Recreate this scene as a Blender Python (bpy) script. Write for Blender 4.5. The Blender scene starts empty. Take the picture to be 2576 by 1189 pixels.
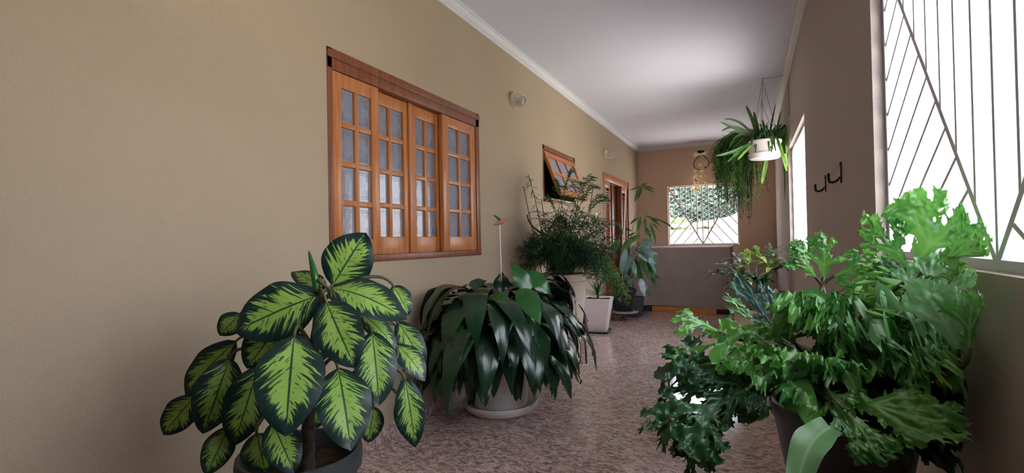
import bpy, bmesh, math, random
from mathutils import Vector, Matrix, noise

# ------------------------------------------------------------------ camera, sky, exposure
F = 1250.0
H = 1.095
YAW = math.atan(598 / F)
PITCH = math.atan(14 / F)
ROLL = math.radians(1.1)
sc = bpy.context.scene
COL = sc.collection
_r = Vector((math.cos(YAW), math.sin(YAW), 0))
FW = Vector((-math.sin(YAW) * math.cos(PITCH), math.cos(YAW) * math.cos(PITCH), math.sin(PITCH)))
_u = _r.cross(FW)
RT = _r * math.cos(ROLL) - _u * math.sin(ROLL)
UP = _u * math.cos(ROLL) + _r * math.sin(ROLL)
CAM = Vector((0, 0, H))
cd = bpy.data.cameras.new('camera')
cd.sensor_width = 36
cd.lens = 36 * F / 2576
cd.clip_start = 0.02
cam = bpy.data.objects.new('camera', cd)
m = Matrix((RT, UP, -FW)).transposed().to_4x4()
m.translation = CAM
cam.matrix_world = m
COL.objects.link(cam)
sc.camera = cam
sc.view_settings.view_transform = 'Standard'
sc.view_settings.look = 'None'
sc.view_settings.gamma = 1
sc.view_settings.exposure = 0.78
world = bpy.data.worlds.new('overcast_sky')
sc.world = world
world.use_nodes = True
bg = world.node_tree.nodes['Background']
bg.inputs[0].default_value = (0.86, 0.93, 1.06, 1)
bg.inputs[1].default_value = 6.5
sl = bpy.data.lights.new('sun', 'SUN')
sl.energy = 26.0
sl.angle = math.radians(8)
sl.color = (1.0, 0.97, 0.94)
sun = bpy.data.objects.new('sun', sl)
sun.rotation_euler = Vector((0.24, 0.12, -1)).to_track_quat('-Z', 'Y').to_euler()
COL.objects.link(sun)
sc.cycles.use_denoising = True
sc.cycles.max_bounces = 12
sc.cycles.diffuse_bounces = 8
sc.cycles.sample_clamp_indirect = 12

def ray(u, v):
    return FW + RT * ((u - 1288) / F) + UP * ((594.5 - v) / F)
def at(u, v, D):
    return CAM + ray(u, v) * D
def onplane(u, v, ax, val):
    d = ray(u, v)
    return CAM + d * ((val - CAM[ax]) / d[ax])

# ------------------------------------------------------------------ helpers
def lin(r, g, b):
    f = lambda c: (c / 255 / 12.92) if c / 255 <= .04045 else ((c / 255 + .055) / 1.055) ** 2.4
    return (f(r), f(g), f(b), 1)

def mat(name, col, rough=.5, spec=.5, metal=0, var=None, scale=8, bump=0, bscale=200, transl=0, detail=4):
    """principled; var = second colour mixed in by noise; bump by noise; transl = light let through"""
    M = bpy.data.materials.new(name)
    M.use_nodes = True
    nt = M.node_tree
    p = nt.nodes['Principled BSDF']
    p.inputs['Base Color'].default_value = col
    p.inputs['Roughness'].default_value = rough
    p.inputs['Specular IOR Level'].default_value = spec
    p.inputs['Metallic'].default_value = metal
    tc = nt.nodes.new('ShaderNodeTexCoord')
    cs = None
    if var:
        n = nt.nodes.new('ShaderNodeTexNoise')
        n.inputs['Scale'].default_value = scale
        n.inputs['Detail'].default_value = detail
        nt.links.new(tc.outputs['Object'], n.inputs['Vector'])
        r = nt.nodes.new('ShaderNodeValToRGB')
        r.color_ramp.elements[0].position = .35
        r.color_ramp.elements[1].position = .68
        r.color_ramp.elements[0].color = col
        r.color_ramp.elements[1].color = var
        nt.links.new(n.outputs['Fac'], r.inputs['Fac'])
        nt.links.new(r.outputs['Color'], p.inputs['Base Color'])
        cs = r.outputs['Color']
    if bump:
        n = nt.nodes.new('ShaderNodeTexNoise')
        n.inputs['Scale'].default_value = bscale
        n.inputs['Detail'].default_value = 3
        nt.links.new(tc.outputs['Object'], n.inputs['Vector'])
        b = nt.nodes.new('ShaderNodeBump')
        b.inputs['Strength'].default_value = bump
        b.inputs['Distance'].default_value = .01
        nt.links.new(n.outputs['Fac'], b.inputs['Height'])
        nt.links.new(b.outputs['Normal'], p.inputs['Normal'])
    if transl:
        add_transl(M, transl, cs, col)
    return M

def add_transl(M, fac, sock, col):
    nt = M.node_tree
    p = nt.nodes['Principled BSDF']
    out = nt.nodes['Material Output']
    t = nt.nodes.new('ShaderNodeBsdfTranslucent')
    t.inputs['Color'].default_value = col
    if sock:
        nt.links.new(sock, t.inputs['Color'])
    mx = nt.nodes.new('ShaderNodeMixShader')
    mx.inputs[0].default_value = fac
    nt.links.new(p.outputs[0], mx.inputs[1])
    nt.links.new(t.outputs[0], mx.inputs[2])
    nt.links.new(mx.outputs[0], out.inputs['Surface'])

def link(name, me, material, parent=None, smooth=None):
    o = bpy.data.objects.new(name, me)
    COL.objects.link(o)
    if isinstance(material, (list, tuple)):
        for x in material:
            me.materials.append(x)
    elif material:
        me.materials.append(material)
    if parent:
        o.parent = parent
        if parent.parent is None:
            o.matrix_parent_inverse = Matrix.Translation(-parent.location)
    if smooth is not None:
        me.shade_smooth()
        if smooth < 180:
            me.set_sharp_from_angle(angle=math.radians(smooth))
    return o

def obj(name, bm, material, parent=None, smooth=35):
    me = bpy.data.meshes.new(name)
    bm.normal_update()
    bm.to_mesh(me)
    bm.free()
    return link(name, me, material, parent, smooth)

def thing(name, label, cat, loc=(0, 0, 0), group=None):
    o = bpy.data.objects.new(name, None)
    o.empty_display_size = .1
    COL.objects.link(o)
    o.location = loc
    return tag(o, label, cat, group)

def sub(name, parent):
    o = bpy.data.objects.new(name, None)
    COL.objects.link(o)
    o.parent = parent
    o.matrix_parent_inverse = Matrix.Translation(parent.location).inverted()
    return o

def tag(o, label, cat, group=None):
    o['label'] = label
    o['category'] = cat
    if group:
        o['group'] = group
    return o

def struct(o, label=None, cat=None):
    o['kind'] = 'structure'
    if label:
        o['label'] = label
    if cat:
        o['category'] = cat
    return o

def new():
    return bmesh.new()

def box(bm, a, b, bevel=0):
    a = Vector(a); b = Vector(b)
    lo = Vector([min(a[i], b[i]) for i in range(3)]); hi = Vector([max(a[i], b[i]) for i in range(3)])
    r = bmesh.ops.create_cube(bm, size=1)
    for v in r['verts']:
        v.co = Vector([(lo[i] + hi[i]) / 2 + v.co[i] * (hi[i] - lo[i]) for i in range(3)])
    if bevel:
        es = list({e for v in r['verts'] for e in v.link_edges})
        bmesh.ops.bevel(bm, geom=es, offset=bevel, segments=2, affect='EDGES', profile=.5)
    return bm

def obox(bm, center, ax, ay, az, hx, hy, hz):
    """oriented box"""
    r = bmesh.ops.create_cube(bm, size=2)
    for v in r['verts']:
        v.co = Vector(center) + ax * (v.co.x * hx) + ay * (v.co.y * hy) + az * (v.co.z * hz)

def tube(bm, pts, rad, n=8, cap=True):
    pts = [Vector(p) for p in pts]
    N = len(pts)
    rf = rad if callable(rad) else (lambda s: rad)
    rings = []
    ref = None
    for i, p in enumerate(pts):
        t = (pts[min(i + 1, N - 1)] - pts[max(i - 1, 0)])
        if t.length < 1e-9:
            t = Vector((0, 0, 1))
        t.normalize()
        if ref is None:
            ref = Vector((0, 0, 1)) if abs(t.z) < .9 else Vector((1, 0, 0))
        a = (ref - t * ref.dot(t))
        if a.length < 1e-6:
            a = t.orthogonal()
        a.normalize()
        ref = a
        b = t.cross(a)
        r = rf(i / max(1, N - 1))
        rings.append([bm.verts.new(p + (a * math.cos(2 * math.pi * k / n) + b * math.sin(2 * math.pi * k / n)) * r) for k in range(n)])
    for i in range(N - 1):
        for k in range(n):
            bm.faces.new((rings[i][k], rings[i][(k + 1) % n], rings[i + 1][(k + 1) % n], rings[i + 1][k]))
    if cap:
        bm.faces.new(list(reversed(rings[0])))
        bm.faces.new(rings[-1])

def lathe(bm, c, prof, n=48, sx=1, sy=1):
    """prof: (r, z) list; r == 0 closes"""
    c = Vector(c)
    rings = []
    for r, z in prof:
        if r <= 1e-6:
            rings.append([bm.verts.new(c + Vector((0, 0, z)))])
        else:
            rings.append([bm.verts.new(c + Vector((r * sx * math.cos(2 * math.pi * k / n), r * sy * math.sin(2 * math.pi * k / n), z))) for k in range(n)])
    for a, b in zip(rings, rings[1:]):
        for k in range(n):
            k2 = (k + 1) % n
            if len(a) == 1 and len(b) == 1:
                continue
            if len(a) == 1:
                bm.faces.new((a[0], b[k2], b[k]))
            elif len(b) == 1:
                bm.faces.new((a[k], a[k2], b[0]))
            else:
                bm.faces.new((a[k], a[k2], b[k2], b[k]))

def ball(bm, c, rx, ry=None, rz=None, seg=14):
    r = bmesh.ops.create_uvsphere(bm, u_segments=seg, v_segments=max(6, seg // 2), radius=1)
    for v in r['verts']:
        v.co = Vector(c) + Vector((v.co.x * rx, v.co.y * (ry or rx), v.co.z * (rz or rx)))

def bez(P, n):
    P = [Vector(p) for p in P]
    out = []
    for i in range(n + 1):
        t = i / n
        q = P[:]
        while len(q) > 1:
            q = [q[k].lerp(q[k + 1], t) for k in range(len(q) - 1)]
        out.append(q[0])
    return out

def smoothstep(a, b, x):
    t = max(0, min(1, (x - a) / (b - a)))
    return t * t * (3 - 2 * t)

class Leaves:
    """collects leaf blades; builds ONE mesh with a UV along (v) and across (u) each blade"""
    def __init__(s):
        s.v = []; s.f = []; s.uv = []; s.mi = []
    def blade(s, pts, nrm, hw, nt=6, fold=.12, wave=0, wfreq=5, ph=0, cup=0, mi=0):
        N = len(pts)
        nr = (lambda i: nrm[i]) if isinstance(nrm, list) else (lambda i: nrm)
        i0 = len(s.v)
        for i in range(N):
            t = pts[min(i + 1, N - 1)] - pts[max(i - 1, 0)]
            t.normalize()
            n = Vector(nr(i)); n = n - t * n.dot(t)
            if n.length < 1e-4:
                n = t.orthogonal()
            n.normalize()
            sd = t.cross(n)
            q = i / (N - 1)
            w = hw(q)
            for k in range(nt + 1):
                x = -1 + 2 * k / nt
                h = fold * w * abs(x) + cup * w * x * x + wave * abs(x) ** 1.5 * math.sin(wfreq * 6.283 * q + ph + (1.7 if x > 0 else 0))
                s.v.append(pts[i] + sd * (w * x) + n * h)
        for i in range(N - 1):
            for k in range(nt):
                a = i0 + i * (nt + 1) + k
                s.f.append((a, a + 1, a + nt + 2, a + nt + 1))
                s.mi.append(mi)
                for (ii, kk) in ((i, k), (i, k + 1), (i + 1, k + 1), (i + 1, k)):
                    s.uv.append((kk / nt, ii / (N - 1)))
    def quad(s, a, b, c, d, mi=0):
        i = len(s.v)
        s.v += [a, b, c, d]
        s.f.append((i, i + 1, i + 2, i + 3)); s.mi.append(mi)
        s.uv += [(0, 0), (1, 0), (1, 1), (0, 1)]
    def tri(s, a, b, c, mi=0):
        i = len(s.v)
        s.v += [a, b, c]
        s.f.append((i, i + 1, i + 2)); s.mi.append(mi)
        s.uv += [(0, 0), (1, 0), (.5, 1)]
    def tube(s, pts, rad, n=5, mi=0):
        bm = new(); tube(bm, pts, rad, n)
        bm.verts.index_update()
        i0 = len(s.v)
        s.v += [v.co.copy() for v in bm.verts]
        for f in bm.faces:
            s.f.append(tuple(i0 + v.index for v in f.verts)); s.mi.append(mi)
            s.uv += [(.5, .5)] * len(f.verts)
        bm.free()
    def build(s, name, material, parent=None, smooth=180):
        me = bpy.data.meshes.new(name)
        me.from_pydata([tuple(v) for v in s.v], [], s.f)
        ul = me.uv_layers.new(name='UVMap')
        flat = [c for p in s.uv for c in p]
        ul.data.foreach_set('uv', flat)
        me.polygons.foreach_set('material_index', s.mi)
        return link(name, me, material, parent, smooth)

def prof_ovate(w, peak=.4, tip=1.0):
    """broad leaf outline: rounded base, widest at peak, pointed tip"""
    def f(q):
        if q < peak:
            return w * math.sin(math.pi / 2 * (q / peak)) ** .62 + .0015
        z = (q - peak) / (1 - peak)
        return w * (1 - z ** 1.9) ** (tip) + .0006
    return f
def prof_lance(w, peak=.35):
    def f(q):
        if q < peak:
            return w * (.12 + .88 * math.sin(math.pi / 2 * (q / peak)))
        z = (q - peak) / (1 - peak)
        return w * (1 - z ** 1.6) + .0005
    return f
# ------------------------------------------------------------------ materials
M = {}
M['wall'] = mat('beige_wall_paint', lin(172, 155, 131), .85, .25, var=lin(177, 160, 136), scale=1.2, bump=.25, bscale=160)
M['wall_r'] = mat('beige_paint_shade_grey', lin(178, 166, 155), .85, .25, bump=.25, bscale=160)  # same beige paint, with the grey of its shade put into the colour
M['tan'] = mat('tan_wall_paint', lin(216, 186, 160), .85, .25, bump=.2, bscale=160)
M['ceil'] = mat('white_ceiling_paint', lin(226, 229, 241), .9, .2)
M['cornice'] = mat('white_plaster', lin(226, 227, 230), .7, .3)
M['sill'] = mat('sill_plaster', lin(205, 190, 170), .8, .3, bump=.2)
M['wood'] = mat('varnished_wood', lin(196, 118, 58), .35, .5)
M['wood_dark'] = mat('dark_varnished_wood', lin(132, 68, 36), .4, .5)
for k, c1, c2, sc_ in (('wood', (168, 100, 54), (196, 132, 78), (3, 3, 40)), ('wood_dark', (108, 60, 36), (138, 82, 50), (3, 3, 40))):
    nt = M[k].node_tree
    tc = nt.nodes.new('ShaderNodeTexCoord')
    mp = nt.nodes.new('ShaderNodeMapping')
    mp.inputs['Scale'].default_value = (30, 30, 2.5)
    n = nt.nodes.new('ShaderNodeTexNoise'); n.inputs['Scale'].default_value = 1.6; n.inputs['Detail'].default_value = 6
    r = nt.nodes.new('ShaderNodeValToRGB')
    r.color_ramp.elements[0].position = .3; r.color_ramp.elements[1].position = .7
    r.color_ramp.elements[0].color = lin(*c1); r.color_ramp.elements[1].color = lin(*c2)
    nt.links.new(tc.outputs['Object'], mp.inputs['Vector']); nt.links.new(mp.outputs[0], n.inputs['Vector'])
    nt.links.new(n.outputs['Fac'], r.inputs['Fac']); nt.links.new(r.outputs[0], nt.nodes['Principled BSDF'].inputs['Base Color'])
M['frost'] = mat('frosted_glass', lin(132, 136, 150), .12, .55, var=lin(142, 146, 160), scale=25, bump=.04, bscale=40)
M['etch'] = mat('etched_line', lin(92, 94, 104), .3, .5)
M['bars'] = mat('white_bar_paint', lin(205, 203, 212), .5, .4)
M['white_pot'] = mat('white_plastic', lin(226, 220, 214), .45, .45)
M['white_gloss'] = mat('white_ceramic', lin(238, 232, 232), .25, .5)
M['beige_pot'] = mat('beige_clay', lin(206, 190, 172), .7, .3, var=lin(196, 182, 162), scale=6)
M['char_pot'] = mat('charcoal_plastic', lin(62, 66, 68), .55, .4)
M['black_pot'] = mat('black_plastic', lin(34, 37, 46), .35, .5)
M['concrete'] = mat('grey_concrete', lin(150, 146, 142), .85, .3, var=lin(132, 128, 126), scale=14, bump=.2, bscale=60)
M['soil'] = mat('dark_soil', lin(40, 32, 27), .95, .1, var=lin(64, 52, 42), scale=60, bump=.8, bscale=90)
M['metal_dark'] = mat('dark_iron', lin(50, 48, 52), .4, .5, .7)
M['steel'] = mat('bright_steel', lin(200, 198, 196), .3, .5, .9)
M['stem'] = mat('brown_green_stem', lin(70, 76, 48), .6, .4, var=lin(96, 92, 60), scale=30)
M['bark'] = mat('dark_bark', lin(48, 42, 36), .8, .3, var=lin(80, 72, 62), scale=40, bump=.5, bscale=60)
M['dark_leaf'] = mat('glossy_dark_leaf', lin(18, 46, 30), .24, .55, var=lin(24, 60, 34), scale=5)
def streaks(Mt, n=34, st=.25):
    nt = Mt.node_tree; L = nt.links.new
    uv = nt.nodes.new('ShaderNodeUVMap'); uv.uv_map = 'UVMap'
    mp = nt.nodes.new('ShaderNodeMapping'); mp.inputs['Scale'].default_value = (n, 1.5, 1)
    no = nt.nodes.new('ShaderNodeTexNoise'); no.inputs['Scale'].default_value = 1; no.inputs['Detail'].default_value = 2
    b = nt.nodes.new('ShaderNodeBump'); b.inputs['Strength'].default_value = st; b.inputs['Distance'].default_value = .004
    L(uv.outputs[0], mp.inputs[0]); L(mp.outputs[0], no.inputs['Vector']); L(no.outputs['Fac'], b.inputs['Height']); L(b.outputs[0], nt.nodes['Principled BSDF'].inputs['Normal'])
streaks(M['dark_leaf'], 12, .22)
M['mid_leaf'] = mat('fresh_green_leaf', lin(30, 92, 36), .26, .55, var=lin(42, 112, 44), scale=5, transl=.15)
M['fern'] = mat('crested_fern_leaf', lin(56, 118, 50), .28, .5, var=lin(112, 170, 76), scale=9, transl=.36)
M['fern_dark'] = mat('shaded_fern_leaf', lin(26, 54, 32), .38, .45, var=lin(46, 88, 48), scale=9, transl=.12)  # darker copy of the fern leaf: shade put into the colour
M['fern_pale'] = mat('pale_fern_leaf', lin(104, 158, 100), .34, .5, var=lin(140, 186, 128), scale=8, transl=.3)
def midrib(Mt, c, w=.045):
    nt = Mt.node_tree; L = nt.links.new; p = nt.nodes['Principled BSDF']
    src = p.inputs['Base Color'].links[0].from_socket
    uv = nt.nodes.new('ShaderNodeUVMap'); uv.uv_map = 'UVMap'
    sp = nt.nodes.new('ShaderNodeSeparateXYZ'); L(uv.outputs[0], sp.inputs[0])
    a = nt.nodes.new('ShaderNodeMath'); a.operation = 'SUBTRACT'; a.inputs[1].default_value = .5; L(sp.outputs[0], a.inputs[0])
    b = nt.nodes.new('ShaderNodeMath'); b.operation = 'ABSOLUTE'; L(a.outputs[0], b.inputs[0])
    r = nt.nodes.new('ShaderNodeMapRange'); r.inputs[1].default_value = w * .5; r.inputs[2].default_value = w * 1.6; r.inputs[3].default_value = .75; r.inputs[4].default_value = 0; L(b.outputs[0], r.inputs[0])
    m = nt.nodes.new('ShaderNodeMixRGB'); L(r.outputs[0], m.inputs[0]); L(src, m.inputs[1]); m.inputs[2].default_value = c
    L(m.outputs[0], p.inputs['Base Color'])
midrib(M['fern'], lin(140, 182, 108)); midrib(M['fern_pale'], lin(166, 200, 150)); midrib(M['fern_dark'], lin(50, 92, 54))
M['feather'] = mat('feathery_green', lin(40, 84, 36), .5, .4, var=lin(62, 120, 44), scale=6, transl=.2)
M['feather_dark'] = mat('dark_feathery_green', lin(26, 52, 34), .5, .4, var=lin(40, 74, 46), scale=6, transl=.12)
M['trail'] = mat('trailing_green', lin(70, 122, 34), .5, .4, var=lin(110, 160, 52), scale=8, transl=.35)
M['strap'] = mat('strap_green', lin(46, 84, 44), .38, .5, var=lin(84, 124, 60), scale=10, transl=.2)
M['strap_light'] = mat('light_strap_green', lin(104, 150, 60), .38, .5, var=lin(150, 186, 90), scale=10, transl=.3)
M['blue_leaf'] = mat('skylit_blue_leaf', lin(104, 134, 128), .38, .5, var=lin(70, 108, 92), scale=7, transl=.1)  # blue cast of skylight put into the leaf colour
M['vari_leaf'] = mat('yellow_variegated_leaf', lin(70, 120, 48), .34, .5, var=lin(190, 208, 104), scale=34, transl=.3)
M['stripe_leaf'] = mat('white_striped_leaf', lin(58, 96, 62), .34, .5, var=lin(204, 214, 190), scale=40, transl=.2)
M['cover'] = mat('taupe_cloth', lin(160, 146, 140), .9, .15, var=lin(150, 136, 130), scale=3, bump=.2, bscale=300)
M['cover_edge'] = mat('highlit_cloth_hem', lin(206, 188, 182), .9, .2)  # seam colour, with its pinkish highlight painted in
M['orange_wood'] = mat('orange_board', lin(214, 142, 78), .5, .4, var=lin(196, 122, 62), scale=9)
M['curtain'] = mat('white_curtain', lin(228, 228, 236), .9, .2, transl=.3)
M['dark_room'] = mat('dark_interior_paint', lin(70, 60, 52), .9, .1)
M['switch'] = mat('switch_plastic', lin(230, 226, 224), .35, .5)
M['switch_dark'] = mat('switch_rocker', lin(150, 140, 150), .35, .5)
M['clear'] = mat('clear_glass', (1, 1, 1, 1), .05, .5)
M['clear'].node_tree.nodes['Principled BSDF'].inputs['Transmission Weight'].default_value = .9
M['lamp_ivory'] = mat('aged_ivory_metal', lin(216, 206, 180), .4, .5)
M['shell'] = mat('shell_cream', lin(250, 238, 200), .5, .4, transl=.3)
M['string'] = mat('thin_string', lin(190, 180, 170), .8, .2)
M['wire'] = mat('plant_wire', lin(120, 100, 90), .5, .4)
M['white_stick'] = mat('white_painted_stick', lin(232, 222, 218), .6, .3)
M['bird_body'] = mat('orange_bird_paint', lin(196, 134, 88), .5, .4, var=lin(170, 104, 66), scale=60)
M['bird_wing'] = mat('green_wing_paint', lin(46, 78, 58), .5, .4)
M['bird_beak'] = mat('grey_beak_paint', lin(110, 100, 98), .5, .4)
M['cane'] = mat('pale_cane', lin(150, 150, 120), .5, .4)
M['red'] = mat('red_stem', lin(186, 90, 74), .5, .4)
M['ground'] = mat('pale_concrete_yard', lin(205, 200, 192), .9, .2, var=lin(190, 186, 178), scale=2)
M['lawn'] = mat('lawn', lin(104, 122, 84), .9, .1, var=lin(128, 142, 104), scale=30)
M['gardenwall'] = mat('white_garden_wall', lin(236, 228, 224), .9, .2)
M['tile'] = mat('clay_coping_tile', lin(205, 150, 132), .8, .3, var=lin(220, 176, 160), scale=12)
M['tree'] = mat('tree_leaf', lin(44, 62, 44), .6, .3, var=lin(70, 88, 64), scale=3, transl=.25)
M['shrub'] = mat('shrub_leaf', lin(104, 150, 80), .6, .3, var=lin(160, 190, 120), scale=5, transl=.3)
M['car'] = mat('white_car_paint', lin(236, 236, 240), .25, .5)
M['car_glass'] = mat('car_window_glass', lin(70, 84, 100), .1, .6)
M['rubber'] = mat('black_rubber', lin(30, 30, 32), .8, .2)
M['galv'] = mat('galvanised_wire', lin(78, 80, 92), .5, .4)

# polished granite floor: flakes plus pale joints of tiles laid at 45 degrees
def granite(name, tiles):
    g = bpy.data.materials.new(name); g.use_nodes = True
    nt = g.node_tree; p = nt.nodes['Principled BSDF']
    tc = nt.nodes.new('ShaderNodeTexCoord')
    def node(t, **kw):
        n = nt.nodes.new(t)
        for k, v in kw.items():
            n.inputs[k].default_value = v
        return n
    L = nt.links.new
    mp = nt.nodes.new('ShaderNodeMapping')
    mp.inputs['Rotation'].default_value = (0, 0, math.radians(28)); mp.inputs['Scale'].default_value = (1, 1.9, 1)
    L(tc.outputs['Object'], mp.inputs['Vector'])
    ns = node('ShaderNodeTexNoise', Scale=30, Detail=3)
    L(mp.outputs[0], ns.inputs['Vector'])
    add = nt.nodes.new('ShaderNodeMixRGB'); add.blend_type = 'ADD'; add.inputs[0].default_value = .035
    L(mp.outputs[0], add.inputs[1]); L(ns.outputs['Color'], add.inputs[2])
    vo = node('ShaderNodeTexVoronoi', Scale=40)
    L(add.outputs[0], vo.inputs['Vector'])
    sep = nt.nodes.new('ShaderNodeSeparateColor'); L(vo.outputs['Color'], sep.inputs[0])
    r = nt.nodes.new('ShaderNodeValToRGB'); cr = r.color_ramp; cr.interpolation = 'LINEAR'
    cr.elements[0].position = 0; cr.elements[0].color = lin(128, 114, 112)
    cr.elements[1].position = 1; cr.elements[1].color = lin(224, 200, 188)
    for pos, c in ((.22, (164, 140, 136)), (.5, (192, 164, 158)), (.78, (210, 184, 176))):
        e = cr.elements.new(pos); e.color = lin(*c)
    L(sep.outputs[0], r.inputs['Fac'])
    n2 = node('ShaderNodeTexNoise', Scale=85, Detail=3)
    L(mp.outputs[0], n2.inputs['Vector'])
    r2 = nt.nodes.new('ShaderNodeValToRGB')
    r2.color_ramp.elements[0].position = .36; r2.color_ramp.elements[0].color = lin(104, 96, 98)
    r2.color_ramp.elements[1].position = .47; r2.color_ramp.elements[1].color = (1, 1, 1, 1)
    L(n2.outputs['Fac'], r2.inputs['Fac'])
    mul = nt.nodes.new('ShaderNodeMixRGB'); mul.blend_type = 'MULTIPLY'; mul.inputs[0].default_value = .7
    L(r.outputs[0], mul.inputs[1]); L(r2.outputs[0], mul.inputs[2])
    n3 = node('ShaderNodeTexNoise', Scale=3.5, Detail=2)
    L(tc.outputs['Object'], n3.inputs['Vector'])
    mul2 = nt.nodes.new('ShaderNodeMixRGB'); mul2.blend_type = 'MULTIPLY'; mul2.inputs[0].default_value = .35
    L(mul.outputs[0], mul2.inputs[1]); L(n3.outputs['Color'], mul2.inputs[2])
    p.inputs['Roughness'].default_value = .13
    p.inputs['Specular IOR Level'].default_value = .5
    if not tiles:
        L(mul.outputs[0], p.inputs['Base Color'])
        p.inputs['Roughness'].default_value = .3
        return g
    mt = nt.nodes.new('ShaderNodeMapping')
    mt.inputs['Rotation'].default_value = (0, 0, math.radians(45)); mt.inputs['Scale'].default_value = (1, 1, 1)
    mt.inputs['Location'].default_value = (TILE_S, TILE_T, 0)
    L(tc.outputs['Object'], mt.inputs['Vector'])
    br = node('ShaderNodeTexBrick', Scale=1.0)
    br.offset = 0; br.inputs['Mortar Size'].default_value = .0045; br.inputs['Mortar Smooth'].default_value = .2
    br.inputs['Brick Width'].default_value = TILE; br.inputs['Row Height'].default_value = TILE
    br.inputs['Color1'].default_value = (0, 0, 0, 1); br.inputs['Color2'].default_value = (0, 0, 0, 1); br.inputs['Mortar'].default_value = (1, 1, 1, 1)
    L(mt.outputs[0], br.inputs['Vector'])
    mx = nt.nodes.new('ShaderNodeMixRGB')
    L(br.outputs['Fac'], mx.inputs[0]); L(mul.outputs[0], mx.inputs[1]); mx.inputs[2].default_value = lin(162, 118, 98)
    L(mx.outputs[0], p.inputs['Base Color'])
    ro = nt.nodes.new('ShaderNodeMath'); ro.operation = 'MULTIPLY_ADD'; ro.inputs[1].default_value = .5; ro.inputs[2].default_value = .12
    L(br.outputs['Fac'], ro.inputs[0]); L(ro.outputs[0], p.inputs['Roughness'])
    return g
TILE = .405; TILE_S = .135; TILE_T = .35
M['granite'] = granite('granite_tiles', True)
M['granite_base'] = granite('granite_skirting', False)

# variegated dumb cane leaf: yellow-green feathered centre, dark margin and midrib, from the blade's own UV
def vari():
    g = bpy.data.materials.new('variegated_leaf'); g.use_nodes = True
    nt = g.node_tree; p = nt.nodes['Principled BSDF']; L = nt.links.new
    def mth(op, a, b=None, c=None):
        n = nt.nodes.new('ShaderNodeMath'); n.operation = op
        for i, x in enumerate((a, b, c)):
            if x is None: continue
            if isinstance(x, (int, float)): n.inputs[i].default_value = x
            else: L(x, n.inputs[i])
        return n.outputs[0]
    uv = nt.nodes.new('ShaderNodeUVMap'); uv.uv_map = 'UVMap'
    sp = nt.nodes.new('ShaderNodeSeparateXYZ'); L(uv.outputs[0], sp.inputs[0])
    oi = nt.nodes.new('ShaderNodeObjectInfo')
    x = mth('MULTIPLY_ADD', sp.outputs[0], 2, -1); ax = mth('ABSOLUTE', x); v = sp.outputs[1]
    side = mth('MULTIPLY', mth('SIGN', x), 3.7)
    vein = mth('SUBTRACT', v, mth('MULTIPLY', ax, .26))          # runs along the side veins
    def nz(su, sv, off, det):
        cmb = nt.nodes.new('ShaderNodeCombineXYZ')
        L(mth('MULTIPLY_ADD', ax, su, side), cmb.inputs[0]); L(mth('MULTIPLY', vein, sv), cmb.inputs[1])
        L(mth('MULTIPLY_ADD', oi.outputs['Random'], 40, off), cmb.inputs[2])
        n = nt.nodes.new('ShaderNodeTexNoise'); n.inputs['Scale'].default_value = 1; n.inputs['Detail'].default_value = det
        L(cmb.outputs[0], n.inputs['Vector']); return n.outputs['Fac']
    n1 = nz(1.3, 30, 0, 4); n2 = nz(3.5, 34, 7, 2); n3 = nz(1.2, 5, 13, 1)
    edge = mth('SUBTRACT', .60, ax)
    edge = mth('ADD', edge, mth('MULTIPLY', mth('SUBTRACT', n1, .5), 2.2))
    edge = mth('ADD', edge, mth('MULTIPLY', mth('SUBTRACT', n3, .5), .35))
    # narrower towards base and tip
    ends = mth('SUBTRACT', mth('POWER', mth('ABSOLUTE', mth('MULTIPLY_ADD', v, 2.1, -.98)), 3.2), 0)
    edge = mth('SUBTRACT', edge, mth('MULTIPLY', ends, .75))
    def ramp(val, a, b):
        n = nt.nodes.new('ShaderNodeMapRange'); n.interpolation_type = 'SMOOTHSTEP'
        L(val, n.inputs[0]); n.inputs[1].default_value = a; n.inputs[2].default_value = b; return n.outputs[0]
    msk = ramp(edge, -.02, .1)
    halo = ramp(edge, -.22, .08)
    blot = ramp(n2, .34, .40)
    rib = ramp(ax, .02, .05)
    msk = mth('MULTIPLY', mth('MULTIPLY', msk, blot), rib)
    def mix(f, a, b):
        n = nt.nodes.new('ShaderNodeMixRGB'); L(f, n.inputs[0])
        for i, c in ((1, a), (2, b)):
            if isinstance(c, tuple): n.inputs[i].default_value = c
            else: L(c, n.inputs[i])
        return n.outputs[0]
    dark = mix(halo, lin(22, 44, 40), lin(34, 76, 48))
    lite = mix(n3, lin(128, 170, 66), lin(158, 188, 92))
    c = mix(msk, dark, lite)
    L(c, p.inputs['Base Color'])
    p.inputs['Roughness'].default_value = .42; p.inputs['Specular IOR Level'].default_value = .4
    add_transl(g, .12, c, (1, 1, 1, 1))
    return g
M['vari'] = vari()

# ------------------------------------------------------------------ the room
XL, XR, YF, ZC = -1.87, .40, 9.43, 2.80
YB = -2.6
WT = .15

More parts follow.
